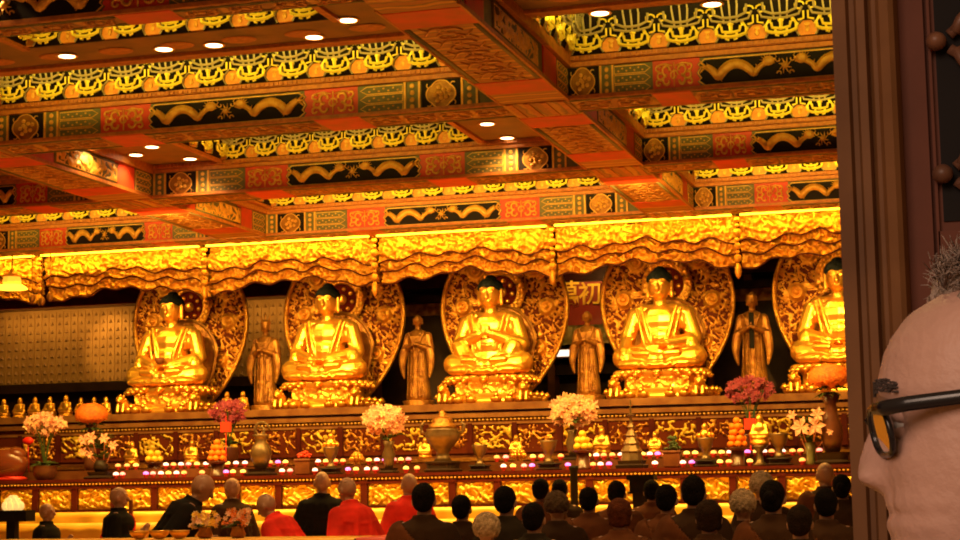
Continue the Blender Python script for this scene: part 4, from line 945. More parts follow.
bouquet(573, 22.92, ZR, 'big bouquet of cream and salmon lilies with green leaves, above the yellow fruit pyramid', vs(.34, .09), [(CREAMF, .6), (PINKF, .4)], (.02, .66), (.31, .2, .20), 190, .075, (.50, 26, .34, .035, .3))
# potted pale orchids at the left
e = bouquet(45, 22.5, zc - .0, 'pale pink orchids arching from a brown pot at the left end', [('pot', CERAM, [(.10, 0), (.15, .05), (.17, .14), (.16, .19), (.17, .2)], {})], [(PINKF, .7), (CREAMF, .3)], (-.02, .78), (.33, .15, .15), 110, .06, (.20, 22, .30, .05, .5))
e = bouquet(229, 23.35, zm, 'magenta orchids above the red square tag, right of the leftmost statue', [('pot', CERAM, [(.08, 0), (.13, .05), (.14, .2), (.15, .22)], {})], [(PURF, 1.)], (.0, .72), (.30, .15, .16), 150, .05, (.25, 14, .26, .04, .8))
e = bouquet(752, 23.35, zm, 'magenta orchids right of the fourth seated statue, above a red square tag', [('pot', CERAM, [(.08, 0), (.13, .05), (.14, .2), (.15, .22)], {})], [(PURF, 1.)], (.0, .80), (.32, .15, .17), 170, .05, (.25, 14, .26, .04, .8))
for px, lb in ((226, 'bright red square tag hanging below the left magenta orchids'), (750, 'bright red square tag hanging below the right magenta orchids')):
    q = P(px, 427 if px < 500 else 424, 23.15); b = MB().box(-.075, .075, -.02, .02, -.07, .07); b.tube([(0, 0, .07), (0, 0, .16)], .008, 4)
    b.tube([(0, 0, -.07), (0, 0, zm - q.z + .005)], .008, 4); b.lathe([(.05, zm - q.z + .001), (.05, zm - q.z + .012)], n=12)
    tag(b.build('red_tag', mat('red_tag_paper%d' % px, (.95, .05, .02), .5), None, q), lb, 'tag', 'red square tags')
# orange flower balls
def ball(px, Y, z, label, h, rx, rz, vase):
    e = empty('flower_arrangement', onc(px, Y, z), 0, label, 'flowers')
    for n_, m_, prof, kw in vase: MB().lathe(prof, (0, 0, 0), 20, 1, 1, kw.get('sq', 0)).build(n_, m_, e, smooth=not kw.get('sq'))
    b = MB()
    for i in range(260):
        a = i * 2.39996; t = 1 - 1.3 * (i + .5) / 260; q = math.sqrt(max(0, 1 - t * t)); c_ = Vector((q * math.cos(a), q * math.sin(a), t)); star(b, (c_.x * rx, c_.y * rx, h + c_.z * rz), .05, 6, (c_.x, c_.y, c_.z + .1))
    b.ell((0, 0, h), (rx * .93, rx * .93, rz * .93)); b.build('blossoms', ORGF, e)
    b = MB(); leaves(b, (0, 0, h - rz * .7), 26, rx * 1.05, .035, .1); leaves(b, (0, 0, h - rz * 1.1), 20, rx * .9, .035, -.1); b.build('leaves', LEAF, e)
    return e
ball(91, 23.0, ZR, 'dense orange flower ball on a dark vase, left of the leftmost statue', .80, .22, .16, [('vase', CERAM, [(.08, 0), (.10, .1), (.07, .3), (.05, .55), (.09, .66)], {})])
ball(833, 22.50, zc, 'dense orange flower ball on a tall brown vase beside the door frame', 1.08, .26, .16, [('stand', STAND, [(.22, 0), (.23, .03), (.18, .06), (.2, .13), (.21, .15)], dict(sq=.5)), ('vase', CERAM, [(.09, .15), (.13, .3), (.14, .45), (.09, .6), (.07, .75), (.12, .86)], {})])
def lilies(px, Y, z, label, pts, vase):
    e = empty('lily_arrangement', onc(px, Y, z), 0, label, 'flowers')
    for n_, m_, prof, kw in vase: MB().lathe(prof, (0, 0, 0), 16, 1, 1, kw.get('sq', 0)).build(n_, m_, e, smooth=not kw.get('sq'))
    for (dx, dz, r) in pts:
        b = MB(); star(b, (dx, -.14, dz), r, 6, (dx * .6, -1, .25)); b.tube([(dx, -.12, dz), (dx * .3, 0, .2)], .007, 4); b.build('lily_blossom', PINKF, e)
    b = MB()
    for zz in (.28, .42, .52): leaves(b, (0, 0, zz), 24, .27, .035, .9)
    b.build('leaves', LEAF, e); return e
lilies(101, 22.48, zc, 'green lily bouquet with a few pale blossoms, below the orange flower ball', [(-.2, .55, .10), (-.08, .57, .11), (.12, .56, .09), (-.2, .38, .08), (-.10, .34, .06), (.26, .46, .08)], [('stand', STAND, [(.20, 0), (.21, .02), (.15, .05), (.17, .10)], dict(sq=.5)), ('vase', STAND, [(.08, .10), (.11, .16), (.08, .26)], {})])
lilies(811, 22.5, zc, 'green lily bouquet with two open orange-pink blossoms in a glass vase, near the door frame', [(-.09, .47, .14), (.08, .48, .14), (.12, .62, .10), (-.2, .62, .07), (.26, .40, .05)], [('vase', mat('green_glass', (.25, .22, .08), .2), [(.05, 0), (.06, .02), (.05, .12), (.07, .28)], {})])
# wooden fish drum, small golden figures
e = empty('wooden_fish_drum', onc(6, 22.50, zc), 0, 'large rounded dark red wooden fish drum at the left edge of the counter', 'drum')
b = MB(); b.ell((0, 0, .24), (.34, .22, .24), 28, 18); b.ell((.16, 0, .36), (.16, .15, .12)); b.build('drum_body', mat('polished_red_wood', (.16, .035, .012), .25), e, smooth=True)
MB().lathe([(.30, -.0), (.33, .03), (.28, .06)], (0, 0, 0), 24, 1, .68).build('cushion', RCLOTH, e, smooth=True); MB().cap((-.1, -.235, .1), (.25, -.235, .16), .012, .012).build('mallet', MIDWOOD, e)
q = P(28, 441, 22.9); b = MB().ell((0, 0, 0), (.09, .05, .06)); b.tube([(0, 0, 0), (.02, 0, ZR - q.z)], .01, 5); tag(b.build('red_anthurium', mat('red_petal', (.8, .02, .01), .4), None, q, True), 'single bright red flower beside the pale orchids', 'flower')
for px, s, lb in ((132, 1.05, 'first to the right of the lily bouquet'), (192, 1.05, 'left of the left fruit pyramid'), (760, 1.2, 'right of the right fruit pyramid'), (516, .9, 'under the middle seated statue'), (655, .9, 'left of the bonsai pot'), (602, 1.15, 'left of the pagoda candle stand'), (425, .9, 'left of the large incense burner')):
    o = inst('golden_statuette', ME['stt'], None, onc(px, 23.25 if px != 760 else 22.65, zc if px == 760 else zm), s); o.location.y = 23.68 if px != 760 else 22.65
    o.location.x = P(px, 440, o.location.y).x
    tag(o, 'small golden seated figure on the altar, %s' % lb, 'figurine', 'small golden figures on the altar')
    if px == 760:
        o.location.z = zc + .26; vessel('figure_pedestal', 'slim bronze pedestal under the golden figure at the right', 'pedestal', px, 22.63, zc, [('shaft', BRONZE, [(.09, 0), (.10, .02), (.05, .06), (.04, .18), (.10, .24), (.10, .258)], {})])
# dark block-shaped burner at the right end of the counter front
b = MB().box(-.13, .13, -.1, .1, 0, .14); b.box(-.16, .16, -.12, .12, .14, .20); b.box(-.15, .15, -.12, .12, -.02, .0)
q = P(642, 485, 20.6); e = empty('black_burner', (q.x, 20.6, 1.245), 0, 'black box-shaped burner standing on the yellow cloth, in front of the gilded panels', 'burner')
MB().box(-.10, .10, -.08, .08, 0, q.z - 1.245 - .10).build('pedestal', BLACK, e); b.build('burner_box', BLACK, e, (0, 0, q.z - 1.245 - .10 + .02))
MB().tube([(P(574, 480, 21.2).x, 21.2, 0), (P(574, 480, 21.2).x, 21.2, 1.86)], .045, 8); 
o = MB().lathe([(.14, 0), (.14, .03), (.05, .05), (.048, 1.80), (.06, 1.82), (.06, 1.86)], n=14).build('dark_post', BLACK, None, (P(574, 480, 21.2).x, 21.2, 0), True); tag(o, 'dark slender post standing before the altar, right of centre', 'post', 'dark slender posts')
o = MB().lathe([(.12, 0), (.12, .03), (.03, .05), (.026, 1.52), (.03, 1.54)], n=12).build('dark_post', MIDWOOD, None, (P(131, 500, 19.).x, 19., 0), True); tag(o, 'thin reddish post standing before the altar at the left', 'post', 'dark slender posts')
# near offering table at the left with bowls and flowers
q = P(160, 540, 14.2); zt = q.z + .0
xl = P(-30, 530, 14.2).x; xr = P(395, 530, 14.2).x
table(xl, xr, 14.0, 14.8, zt, 'near offering table under red and yellow cloth at the left')
cloth('altar_cloth', xl, P(364, 530, 14.2).x, 13.98, 14.82, zt + .004, 'yellow satin cloth on the near offering table at the left', drop=.5)
for i, px in enumerate((142, 162, 182)):
    p = P(px, 535, 14.3); o = MB().lathe([(.03, 0), (.05, .01), (.085, .05), (.09, .075), (.08, .075), (.05, .03), (.01, .025)], n=20).build('brass_bowl', G_STATUE, None, (p.x, 14.25, zt + .006), True)
    tag(o, 'shiny brass bowl on the near offering table, %s of three' % ['left', 'middle', 'right'][i], 'bowl', 'brass bowls on the near table')
def tbq(px, lb, n, mats, rx, h):
    p = P(px, 530, 14.4); e = empty('table_flowers', (p.x, 14.4, zt + .006), 0, lb, 'flowers')
    MB().lathe([(.05, 0), (.07, .03), (.05, .08), (.06, .1)], n=14).build('vase', G_DARK, e, smooth=True)
    for m_ in mats:
        b = MB()
        for i in range(n): a = R.random() * 6.3; q = math.sqrt(R.random()) * rx; star(b, (q * math.cos(a), q * math.sin(a) * .6, h * R.uniform(.5, 1.1)), .03, 6)
        b.build('blossoms', m_, e)
    b = MB(); leaves(b, (0, 0, .09), 24, rx * 1.2, .02, .7); b.build('leaves', LEAF, e)
tbq(205, 'mixed yellow and white flowers on the near table, left bunch', 26, (CREAMF, FRUITY), .14, .20); tbq(238, 'mixed pale flowers on the near table, right bunch', 26, (CREAMF, ORGF), .14, .22)
p = P(13, 506, 17.5); e = empty('lotus_lamp', (p.x, 17.5, 0), 0, 'pale yellow glowing lotus lamp on a black stand at the left edge', 'lamp')
b = MB()
for ri_, (n, r, zz) in enumerate(((9, .09, 0), (7, .06, .04), (4, .025, .07))):
    for i in range(n): a = 2 * pi * i / n + ri_; b.ell((r * math.cos(a), r * math.sin(a), zz), (.035, .035, .05), 8, 5)
b.build('lotus_shade', mat('lotus_glow', (1., .7, .25), .5, emit=(1, .62, .18), estr=.9), e, (0, 0, p.z), True)
MB().box(-.30, .22, -.1, .1, p.z - .17, p.z - .05).build('black_box', BLACK, e); MB().box(-.05, .05, -.05, .05, 0, p.z - .17).build('stem', BLACK, e); MB().box(-.15, .15, -.12, .12, 0, .03).build('foot', BLACK, e)
# ------------------------------------------------------------------ people
def bend(mb, lean):
    if not lean: return mb
    out = []
    for x, y, z in mb.v:
        t = max(0., min(1., (z - .78) / .34)); a = lean * t * t * (3 - 2 * t) if t < 1 else lean
        a = lean * (t * t * (3 - 2 * t)); dy, dz = y, z - .92
        if z > .78: y = dy * math.cos(a) + dz * math.sin(a); z = .92 + dz * math.cos(a) - dy * math.sin(a)
        out.append((x, y, z))
    mb.v = out; return mb
def fig_body(lean, head=True):
    b = MB()
    for s in (-1, 1):
        b.cap((s * .09, 0, .86), (s * .10, .01, .48), .085, .058); b.cap((s * .10, .01, .48), (s * .10, -.02, .09), .055, .038); b.cap((s * .10, -.04, .05), (s * .115, .13, .035), .042, .034)
        b.cap((s * .17, 0, 1.29), (s * .24, -.01, 1.03), .05, .042); b.cap((s * .24, -.01, 1.03), (s * .05, .25, 1.10), .040, .027)
        b.cap((s * .035, .26, 1.10), (s * .018, .29, 1.16), .024, .024)
        for k in range(4): b.cap((s * .014, .275 + .018 * (k - 1.5), 1.17 - .006 * k), (s * .008, .31 + .016 * (k - 1.5), 1.245 - .012 * abs(k - 1.4)), .0095, .008, 6)
        b.cap((s * .03, .25, 1.13), (s * .012, .235, 1.19), .011, .009, 6)
    b.ell((0, 0, .90), (.155, .11, .12)); b.ell((0, 0, 1.06), (.14, .10, .18)); b.ell((0, -.005, 1.22), (.175, .11, .15)); b.cap((-.14, 0, 1.31), (.14, 0, 1.31), .055)
    b.cap((0, -.01, 1.32), (0, .01, 1.45), .058, .052)
    if head:
        b.ell((0, -.005, 1.525), (.076, .096, .10), 18, 12); b.ell((0, .03, 1.465), (.055, .058, .055)); b.cap((0, .088, 1.52), (0, .106, 1.488), .009, .016)
        for s in (-1, 1): b.ell((s * .078, -.005, 1.50), (.013, .022, .034)); b.ell((s * .032, .083, 1.52), (.014, .008, .008)); b.cap((s * .012, .088, 1.54), (s * .05, .078, 1.545), .007)
        b.cap((-.022, .086, 1.455), (.022, .086, 1.455), .008)
    return remesh(bend(b, lean), 'figure_body', SKIN, .0095, 1)
def fig_robe(lean):
    b = MB()
    b.lathe([(.29, .06), (.30, .08), (.27, .4), (.235, .75), (.215, .95), (.225, 1.12), (.245, 1.24), (.215, 1.315), (.13, 1.365), (.085, 1.385)], (0, 0, 0), 28, 1., .66)
    for s in (-1, 1):
        b.cap((s * .165, 0, 1.275), (s * .26, -.01, 1.02), .085, .085); b.cap((s * .26, 0, 1.0), (s * .075, .20, 1.08), .08, .068)
        b.tube([(s * .24, .02, 1.0), (s * .20, .10, .86), (s * .14, .18, .80)], [.09, .07, .03], 8)
        b.tube(arc(lambda t: (s * (.05 + .16 * t), -.145 - .01 * math.sin(t * 3), 1.3 - .9 * t)), .016, 5); b.tube(arc(lambda t: (s * (.13 + .09 * t), -.10 - .06 * math.sin(t * 3), 1.25 - 1.1 * t)), .016, 5)
    for k in range(3): b.tube(arc(lambda t: ((t - .5) * .38, -.155 + .05 * (2 * t - 1) ** 2, 1.20 - .13 * k - .04 * math.sin(t * pi))), .010, 5)
    b.lathe([(.085, 1.36), (.082, 1.41), (.07, 1.41)], (0, -.005, 0), 20)
    return remesh(bend(b, lean), 'robe', ROBE, .0135, 2)
def fig_drape(me, lean):
    """cloth worn over the left shoulder, following the robe"""
    ca, sa = math.cos(lean), math.sin(lean)
    def orig(co):
        if lean and co.z > .85: y, z = co.y, co.z - .92; return Vector((co.x, y * ca - z * sa, .92 + z * ca + y * sa))
        return co
    keep = {}; vs = []; fs = []
    for p in me.polygons:
        c = orig(p.center)
        if c.z < 1.20 - .95 * c.x and c.z > .30 and c.z < 1.385:
            f = []
            for i in p.vertices:
                if i not in keep: keep[i] = len(vs); v = me.vertices[i]; vs.append(v.co + v.normal * .016)
                f.append(keep[i])
            fs.append(tuple(f))
    mb = MB(); mb.v = [tuple(v) for v in vs]; mb.f = fs; mb.m = [0] * len(fs)
    o = mb.build('drape', ROBE, smooth=True); sd = o.modifiers.new('t', 'SOLIDIFY'); sd.thickness = .014
    dg = bpy.context.evaluated_depsgraph_get(); dg.update(); m2 = bpy.data.meshes.new_from_object(o.evaluated_get(dg)); bpy.data.objects.remove(o); return m2
def fig_hair(kind, lean):
    b = MB()
    if kind == 'short': b.ell((0, -.022, 1.540), (.086, .098, .098), 20, 14); b.ell((0, -.05, 1.50), (.078, .065, .075))
    elif kind == 'bob': b.ell((0, -.020, 1.540), (.094, .103, .100), 20, 14); b.cap((-.05, -.03, 1.50), (-.06, -.02, 1.455), .035, .025); b.cap((.05, -.03, 1.50), (.06, -.02, 1.455), .035, .025); b.ell((0, -.055, 1.475), (.075, .045, .055))
    elif kind == 'bun': b.ell((0, -.020, 1.540), (.085, .098, .096), 20, 14); b.ell((0, -.125, 1.52), (.042, .038, .038)); b.ell((0, -.06, 1.48), (.07, .05, .06))
    elif kind == 'curly':
        b.ell((0, -.020, 1.545), (.092, .10, .098), 20, 14)
        for i in range(110):
            a = i * 2.39996; t = 1 - 1.55 * (i + .5) / 110; q = math.sqrt(max(0, 1 - t * t)); y = q * math.sin(a)
            if y < .45: b.ell((.094 * q * math.cos(a), -.022 + .104 * y, 1.545 + .1 * t), (.019, .019, .019), 6, 5)
    return remesh(bend(b, lean), 'hair', HAIR, .0085, 1)
cache = {}
def get(k, fn, *a):
    if k not in cache: cache[k] = fn(*a)
    return cache[k]
def person(px, py, wpx, hair, robe, label, rz=0., lean=0., hcol=(.02, .016, .014), drape=None, group=None, hs=None, pants=None):
    Y = .186 * F / wpx * 1.0; q = P(px, py, Y)
    zh = .92 + .60 * math.cos(lean); dyh = .60 * math.sin(lean); s = q.z / zh
    if lean: s = min(s, 1.25)
    a = math.radians(rz); hx = -math.sin(a) * dyh * s; hy = math.cos(a) * dyh * s
    e = empty('person', (q.x - hx, Y - hy, 0), a, label, 'person', group); e.scale = (s, s, s) if not hs else (s * hs, s * hs, s)
    inst('body', get(('b', lean), fig_body, lean), e); rm = get(('r', lean), fig_robe, lean); inst('robe', rm, e, color=robe)
    if drape: inst('shoulder_drape', get(('d', lean), fig_drape, rm, lean), e, color=drape)
    if hair: inst('hair', get(('h', hair, lean), fig_hair, hair, lean), e, color=hcol)
    return e
OL = (.036, .015, .006); BR = (.11, .032, .010); RD = (.85, .035, .018); BK = (.010, .007, .005); DKB = (.050, .020, .008)
BH = (.007, .004, .003); GR = (.42, .27, .15); GY = (.10, .055, .03); RB = (.09, .022, .008)
PPL = [
 (47, 512, 18, None, BK, 'bald person in a black robe in profile, leftmost in the hall', -80, 0, BH, None),
 (119, 497, 18.5, None, BK, 'bald person in a black robe with a red drape, beside the thin red post', -75, 0, BH, RD),
 (203, 487, 21, None, BK, 'bald person in a black robe bending forward over the flower table', -65, .55, BH, None),
 (232, 488, 17.6, None, DKB, 'bald person in a brown robe behind the bending black-robed one', 60, 0, BH, None),
 (266, 505, 20.5, None, RD, 'bald person in bright red robe bowing low towards the left', 85, .55, BH, None),
 (322, 482, 17.6, None, BK, 'person in a black robe partly hidden behind the middle red-robed one', 20, 0, BH, None),
 (347, 489, 20, None, RD, 'bald person in bright red robe turned left, middle of the red-robed ones', 60, .25, BH, None),
 (409, 484, 18, None, RD, 'bald person in red robe behind the first dark-haired worshipper', 40, 0, BH, None),
 (424, 499, 27, 'short', OL, 'dark-haired worshipper with reddish drape, leftmost of the congregation', 8, 0, BH, BR),
 (462, 508, 23.5, 'short', OL, 'dark-haired worshipper in an olive robe, second from left in the congregation', 0, 0, BH, None),
 (487, 530, 29, 'curly', GR, 'blond-grey haired worshipper low at the bottom edge', 10, 0, GR, None),
 (506, 501, 25.5, 'short', (.026, .016, .009), 'dark-haired worshipper in a dark grey robe, right of the blond-grey head', -6, 0, BH, None),
 (541, 490, 18.5, 'short', BR, 'small distant dark-haired worshipper in a reddish robe', 0, 0, BH, BR),
 (560, 490, 17.5, 'short', OL, 'distant dark-haired worshipper left of the dark slender post', 5, 0, BH, None),
 (557, 507, 24, 'curly', OL, 'brown-grey haired worshipper in an olive robe near the middle', 5, 0, GY, BR),
 (589, 500, 22, 'short', BR, 'dark-haired worshipper in a brown drape just below the dark slender post', 0, 0, BH, BR),
 (617, 493, 20, 'short', BR, 'distant dark-haired worshipper right of the dark slender post', 0, 0, BH, None),
 (620, 514, 27.5, 'bob', BR, 'worshipper with reddish brown hair at the bottom, middle of the photo', 0, 0, RB, None),
 (652, 491, 17.8, 'short', BR, 'distant dark-haired worshipper below the black burner', 0, 0, BH, None),
 (667, 499, 24.5, 'short', BR, 'black-haired worshipper with a reddish drape right of the black burner', -5, 0, BH, BR),
 (694, 492, 26.5, 'short', OL, 'tall dark-haired worshipper in the right half', 0, 0, BH, BR),
 (709, 517, 30, 'bob', DKB, 'brown-haired worshipper at the bottom edge in the right half', 4, 0, (.022, .010, .005), None),
 (743, 506, 25, 'curly', OL, 'worshipper with curly grey-blond hair', 5, 0, GR, BR),
 (762, 487, 21, 'curly', OL, 'distant worshipper with pale grey hair behind the black-haired one', 0, 0, GR, None),
 (773, 497, 28, 'bun', DKB, 'black-haired worshipper with broad shoulders, right of the curly grey-blond head', -5, 0, BH, BR),
 (825, 474, 18, None, DKB, 'tall bald person in a brown robe at the right', 25, 0, BH, BR),
 (842, 487, 20, 'bun', OL, 'dark-haired worshipper beside the door frame', 0, 0, BH, None),
 (826, 504, 26, 'short', DKB, 'dark-haired worshipper in a brown drape in front of the tall bald one', 6, 0, BH, BR),
 (534, 518, 28, 'short', (.022, .014, .008), 'dark worshipper at the bottom edge between the blond-grey and brown-grey heads', 0, 0, BH, None),
 (800, 522, 30.5, 'short', DKB, 'brown-robed worshipper at the bottom edge near the right', 0, 0, (.018, .009, .005), None),
]
for t in PPL: person(t[0], t[1], t[2], t[3], t[4], t[5], t[6], t[7], t[8], t[9])
o = cloth('red_cloth', P(365, 530, 14.2).x, P(400, 530, 14.2).x, 14.0, 14.8, zt + .012, 'bright red satin cloth on the right end of the near table', RCLOTH, .5)
# ------------------------------------------------------------------ man in profile beside the door
YM = 1.20
MSK = mat('weathered_skin', (.46, .27, .215), .55, 0, (.54, .32, .25), 9., .12, 90.)
def HP(px, py): return P(px, py, YM)
lv = [(262, 1020, 1052, .010), (265, 997, 1082, .026), (272, 973, 1108, .042), (284, 956, 1128, .054), (298, 938, 1140, .062), (316, 909, 1148, .069), (338, 892, 1152, .074), (358, 883, 1154, .0765), (378, 879, 1154, .0775), (392, 876, 1152, .0775), (402, 879, 1151, .077),
      (414, 885, 1149, .076), (430, 888, 1145, .075), (450, 889, 1138, .0745), (468, 890, 1128, .073), (484, 890, 1118, .071), (494, 888, 1110, .069), (502, 885, 1106, .068), (509, 887, 1104, .067), (513, 894, 1102, .066), (518, 888, 1100, .0655), (526, 886, 1098, .064), (538, 893, 1096, .062), (552, 889, 1094, .058), (568, 888, 1092, .053), (580, 894, 1090, .047), (590, 912, 1090, .047), (600, 950, 1090, .05), (620, 985, 1095, .052), (660, 990, 1105, .054), (720, 985, 1115, .062)]
nz_ = [(402, 0, .008), (412, 4, .008), (422, 11, .009), (430, 18, .009), (440, 24, .010), (452, 28, .011), (462, 31, .014), (471, 33, .016), (479, 32, .017), (485, 27, .017), (490, 15, .015), (495, 4, .011), (497, 0, .009)]
def lerp(tab, y):
    if y <= tab[0][0]: return tab[0][1:]
    for a, b_ in zip(tab, tab[1:]):
        if y <= b_[0]: t = (y - a[0]) / (b_[0] - a[0]); return tuple(p_ + (q_ - p_) * t for p_, q_ in zip(a[1:], b_[1:]))
    return tab[-1][1:]
kpx = (HP(900, 400) - HP(901, 400)).length
ys = [262, 263.5] + [265 + i * 3.2 for i in range(143)]
NA = 96; vsx = []
for y in ys:
    f, bk, w_ = lerp(lv, y); nzv, sg_ = (lerp(nz_, y) if 402 < y < 497 else (0, .01))
    cxp = f + (bk - f) * .46
    for i in range(NA):
        u = (i / NA) * 2 - 1; a = pi * math.copysign(abs(u) ** 1.35, u)      # denser at the front
        ca, sa_ = math.cos(a), math.sin(a)
        if ca > 0: X_ = cxp - (cxp - f) * ca ** .82; yy = w_ * math.copysign(abs(sa_) ** .86, sa_)
        else: X_ = cxp + (bk - cxp) * (-ca) ** .95; yy = w_ * sa_
        if ca > 0:
            X_ -= nzv * math.exp(-(yy / sg_) ** 2 / 1.6)
            al = math.exp(-((abs(yy) - .015) / .006) ** 2) * math.exp(-((y - 477) / 8) ** 2); X_ -= 13 * al
            X_ += 11 * math.exp(-((abs(yy) - .032) / .014) ** 2) * math.exp(-((y - 424) / 15) ** 2)          # sockets
            X_ -= 5 * math.exp(-((abs(yy) - .034) / .018) ** 2) * math.exp(-((y - 393) / 8) ** 2)            # brow
            X_ -= 6 * math.exp(-((abs(yy) - .045) / .02) ** 2) * math.exp(-((y - 462) / 18) ** 2)            # cheek
            X_ += 4 * math.exp(-((abs(yy) - .030) / .005) ** 2) * math.exp(-((y - 500) / 22) ** 2)           # fold beside the mouth
            if y < 370: X_ += 1.2 * math.sin(y * .42) * math.exp(-(yy / .06) ** 2) * (y > 320)
        q = P(X_, y, YM); vsx.append((q.x, YM + yy, q.z))
hm = MB(); hm.v = vsx; NR = len(ys)
hm.f = [(j * NA + i, j * NA + (i + 1) % NA, (j + 1) * NA + (i + 1) % NA, (j + 1) * NA + i) for j in range(NR - 1) for i in range(NA)] + [tuple(range(NA))]; hm.m = [0] * len(hm.f)
hz0 = P(1010, 720, YM)
me_ = MB()
# body below the neck: coat and trousers
man = empty('person', (HP(1045, 600).x, YM, 0), 0, 'bald elderly man in profile with black glasses, close beside the door frame', 'person')
def rel(o): o.parent = man; o.matrix_parent_inverse = Matrix.Translation(-man.location); return o
bodyb = MB(); T_ = Matrix.Translation((0, 0, 0)) @ Matrix.Rotation(pi / 2, 4, 'Z')
b = fig_body(0, False); bo = bpy.data.objects.new('body', b); 
# fuse the head rings with the lower body into one skin
fb = MB(); fb.v = list(hm.v); fb.f = list(hm.f) + [tuple((NR - 1) * NA + i for i in range(NA))[::-1]]; fb.m = [0] * len(fb.f)
bpy.data.objects.remove(bo)
ho = fb.build('body', MSK, smooth=True)
lb_ = bpy.data.objects.new('lower', b); C.objects.link(lb_); lb_.matrix_world = Matrix.Translation((man.location.x + .01, YM, 0)) @ T_ @ Matrix.Scale(1.07, 4)
bpy.context.view_layer.update()
me1 = ho.data; off = len(me1.vertices); vv = [tuple(v.co) for v in me1.vertices] + [tuple(lb_.matrix_world @ v.co) for v in b.vertices]; ff = [tuple(p.vertices) for p in me1.polygons] + [tuple(i + off for i in p.vertices) for p in b.polygons]
bpy.data.objects.remove(ho); bpy.data.objects.remove(lb_)
fb = MB(); fb.v = vv; fb.f = ff; fb.m = [0] * len(ff)
mm = remesh(fb, 'man_body', MSK, .0026 * 1.25, 3); mo = bpy.data.objects.new('body', mm); C.objects.link(mo); rel(mo)
co = bpy.data.objects.new('coat', get(('r', 0.), fig_robe, 0.)); C.objects.link(co); co.parent = man; co.location = (.01, 0, 0); co.rotation_euler = (0, 0, pi / 2); co.scale = (1.05, 1.05, 1.02); co.color = (.03, .03, .04, 1)
# ear, eyes, brows
for s in (-1, 1):
    c_ = P(1035, 440, YM); yE = YM + s * .078
    b = MB(); b.tube([(c_.x + .018 * math.cos(a) * 1.0, yE + s * .010, c_.z + .032 * math.sin(a)) for a in [k * .45 - 1.2 for k in range(12)]], .006, 8); b.ell((c_.x - .002, yE, c_.z - .004), (.016, .008, .028)); rel(b.build('ear', MSK, smooth=True))
    c_ = P(897, 424, YM); b = MB(); b.ell((c_.x + .010, YM + s * .033, c_.z), (.0105, .0105, .0105), 16, 12); rel(b.build('eye', mat('eyeball%d' % s, (.75, .7, .66), .2), smooth=True))
    b = MB()
    for k in range(170): t = (k % 57) / 56; q = P(883 + 16 * t * t * 1.5, 393 + 3.4 * math.sin(k * 1.7) - 4 * math.sin(t * 3), YM); y_ = YM + s * (.012 + .038 * t); b.tube([(q.x + .002, y_, q.z), (q.x - .005, y_ + s * .006, q.z + R.uniform(-.002, .003))], [.0016, .0006], 4)
    rel(b.build('eyebrow', mat('shadow_brow%d' % s, (.045, .028, .022), .8), smooth=True))  # brow hairs darkened to carry the brown shadow over the eye
    b = MB(); q = P(899, 419, YM); b.tube([(q.x - .001 + .012 * (t - .3) ** 2 * 6, YM + s * (.018 + .028 * t), q.z + .003 * math.sin(t * pi)) for t in [k / 8 for k in range(9)]], .0022, 6); b.ell((c_.x + .0105, YM + s * .033, c_.z + .0045), (.0125, .0145, .0085), 16, 10); b.ell((c_.x + .0110, YM + s * .033, c_.z - .0072), (.0122, .0145, .0065), 16, 10); b.ell((c_.x + .010, YM + s * .033, c_.z - .014), (.010, .016, .006), 16, 8); rel(b.build('eyelid', MSK, smooth=True))
b = MB()                                     # thin white hair on top and back, in tufts
WH = mat('white_hair', (.36, .27, .22), .8, 0, (.30, .22, .18), 60., .6, 140.)
def hp(y, a, off):
    f, bk, w_ = lerp(lv, y); cxp = f + (bk - f) * .46; ca, sa_ = math.cos(a), math.sin(a)
    X_ = cxp - (cxp - f) * ca if ca > 0 else cxp + (bk - cxp) * (-ca); q = P(X_, y, YM); c0 = P(cxp, 380, YM)
    v = Vector((q.x, YM + w_ * sa_, q.z)); n = (v - Vector((c0.x, YM, c0.z))); n.normalize(); return v + n * off, n
WH2 = MB(); qc = P(1042, 297, YM); WH2.grid(72, 40, lambda u, w: (lambda a, e_, r_: (qc.x + .071 * r_ * math.cos(e_) * math.cos(a), YM + .070 * r_ * math.cos(e_) * math.sin(a), qc.z + .027 * r_ * math.sin(e_)))(2 * pi * u, pi * (w - .5), 1 + .13 * noise.noise(Vector((math.cos(2 * pi * u) * 3, math.sin(2 * pi * u) * 3, w * 6))) + .05 * noise.noise(Vector((u * 40, w * 30, 2)))))
rel(WH2.build('hair_volume', WH, smooth=True))
for i in range(9000):
    y = R.uniform(263, 470) if i % 3 else R.uniform(263, 300); a = R.uniform(-pi, pi); f, bk, w_ = lerp(lv, y)
    X_ = (f + (bk - f) * .46) - (bk - f) * .5 * math.cos(a)
    lim = 940 if y < 300 else 1010 + (y - 300) * .12
    if X_ < lim or (X_ < 1085 and y > 420): continue
    v, n = hp(y, a, -.001); t = Vector((R.uniform(-.2, 1.2), R.uniform(-.7, .7), R.uniform(-.5, .4))) + n * R.uniform(.1, .7); t.normalize(); L = R.uniform(.010, .022); v = v + n * (R.uniform(.0, .014) if y < 300 else 0)
    b.tube([v, v + t * L * .5 + n * L * .25, v + t * L], [.0005, .0005, .0002], 3)
rel(b.build('hair', WH, smooth=True))
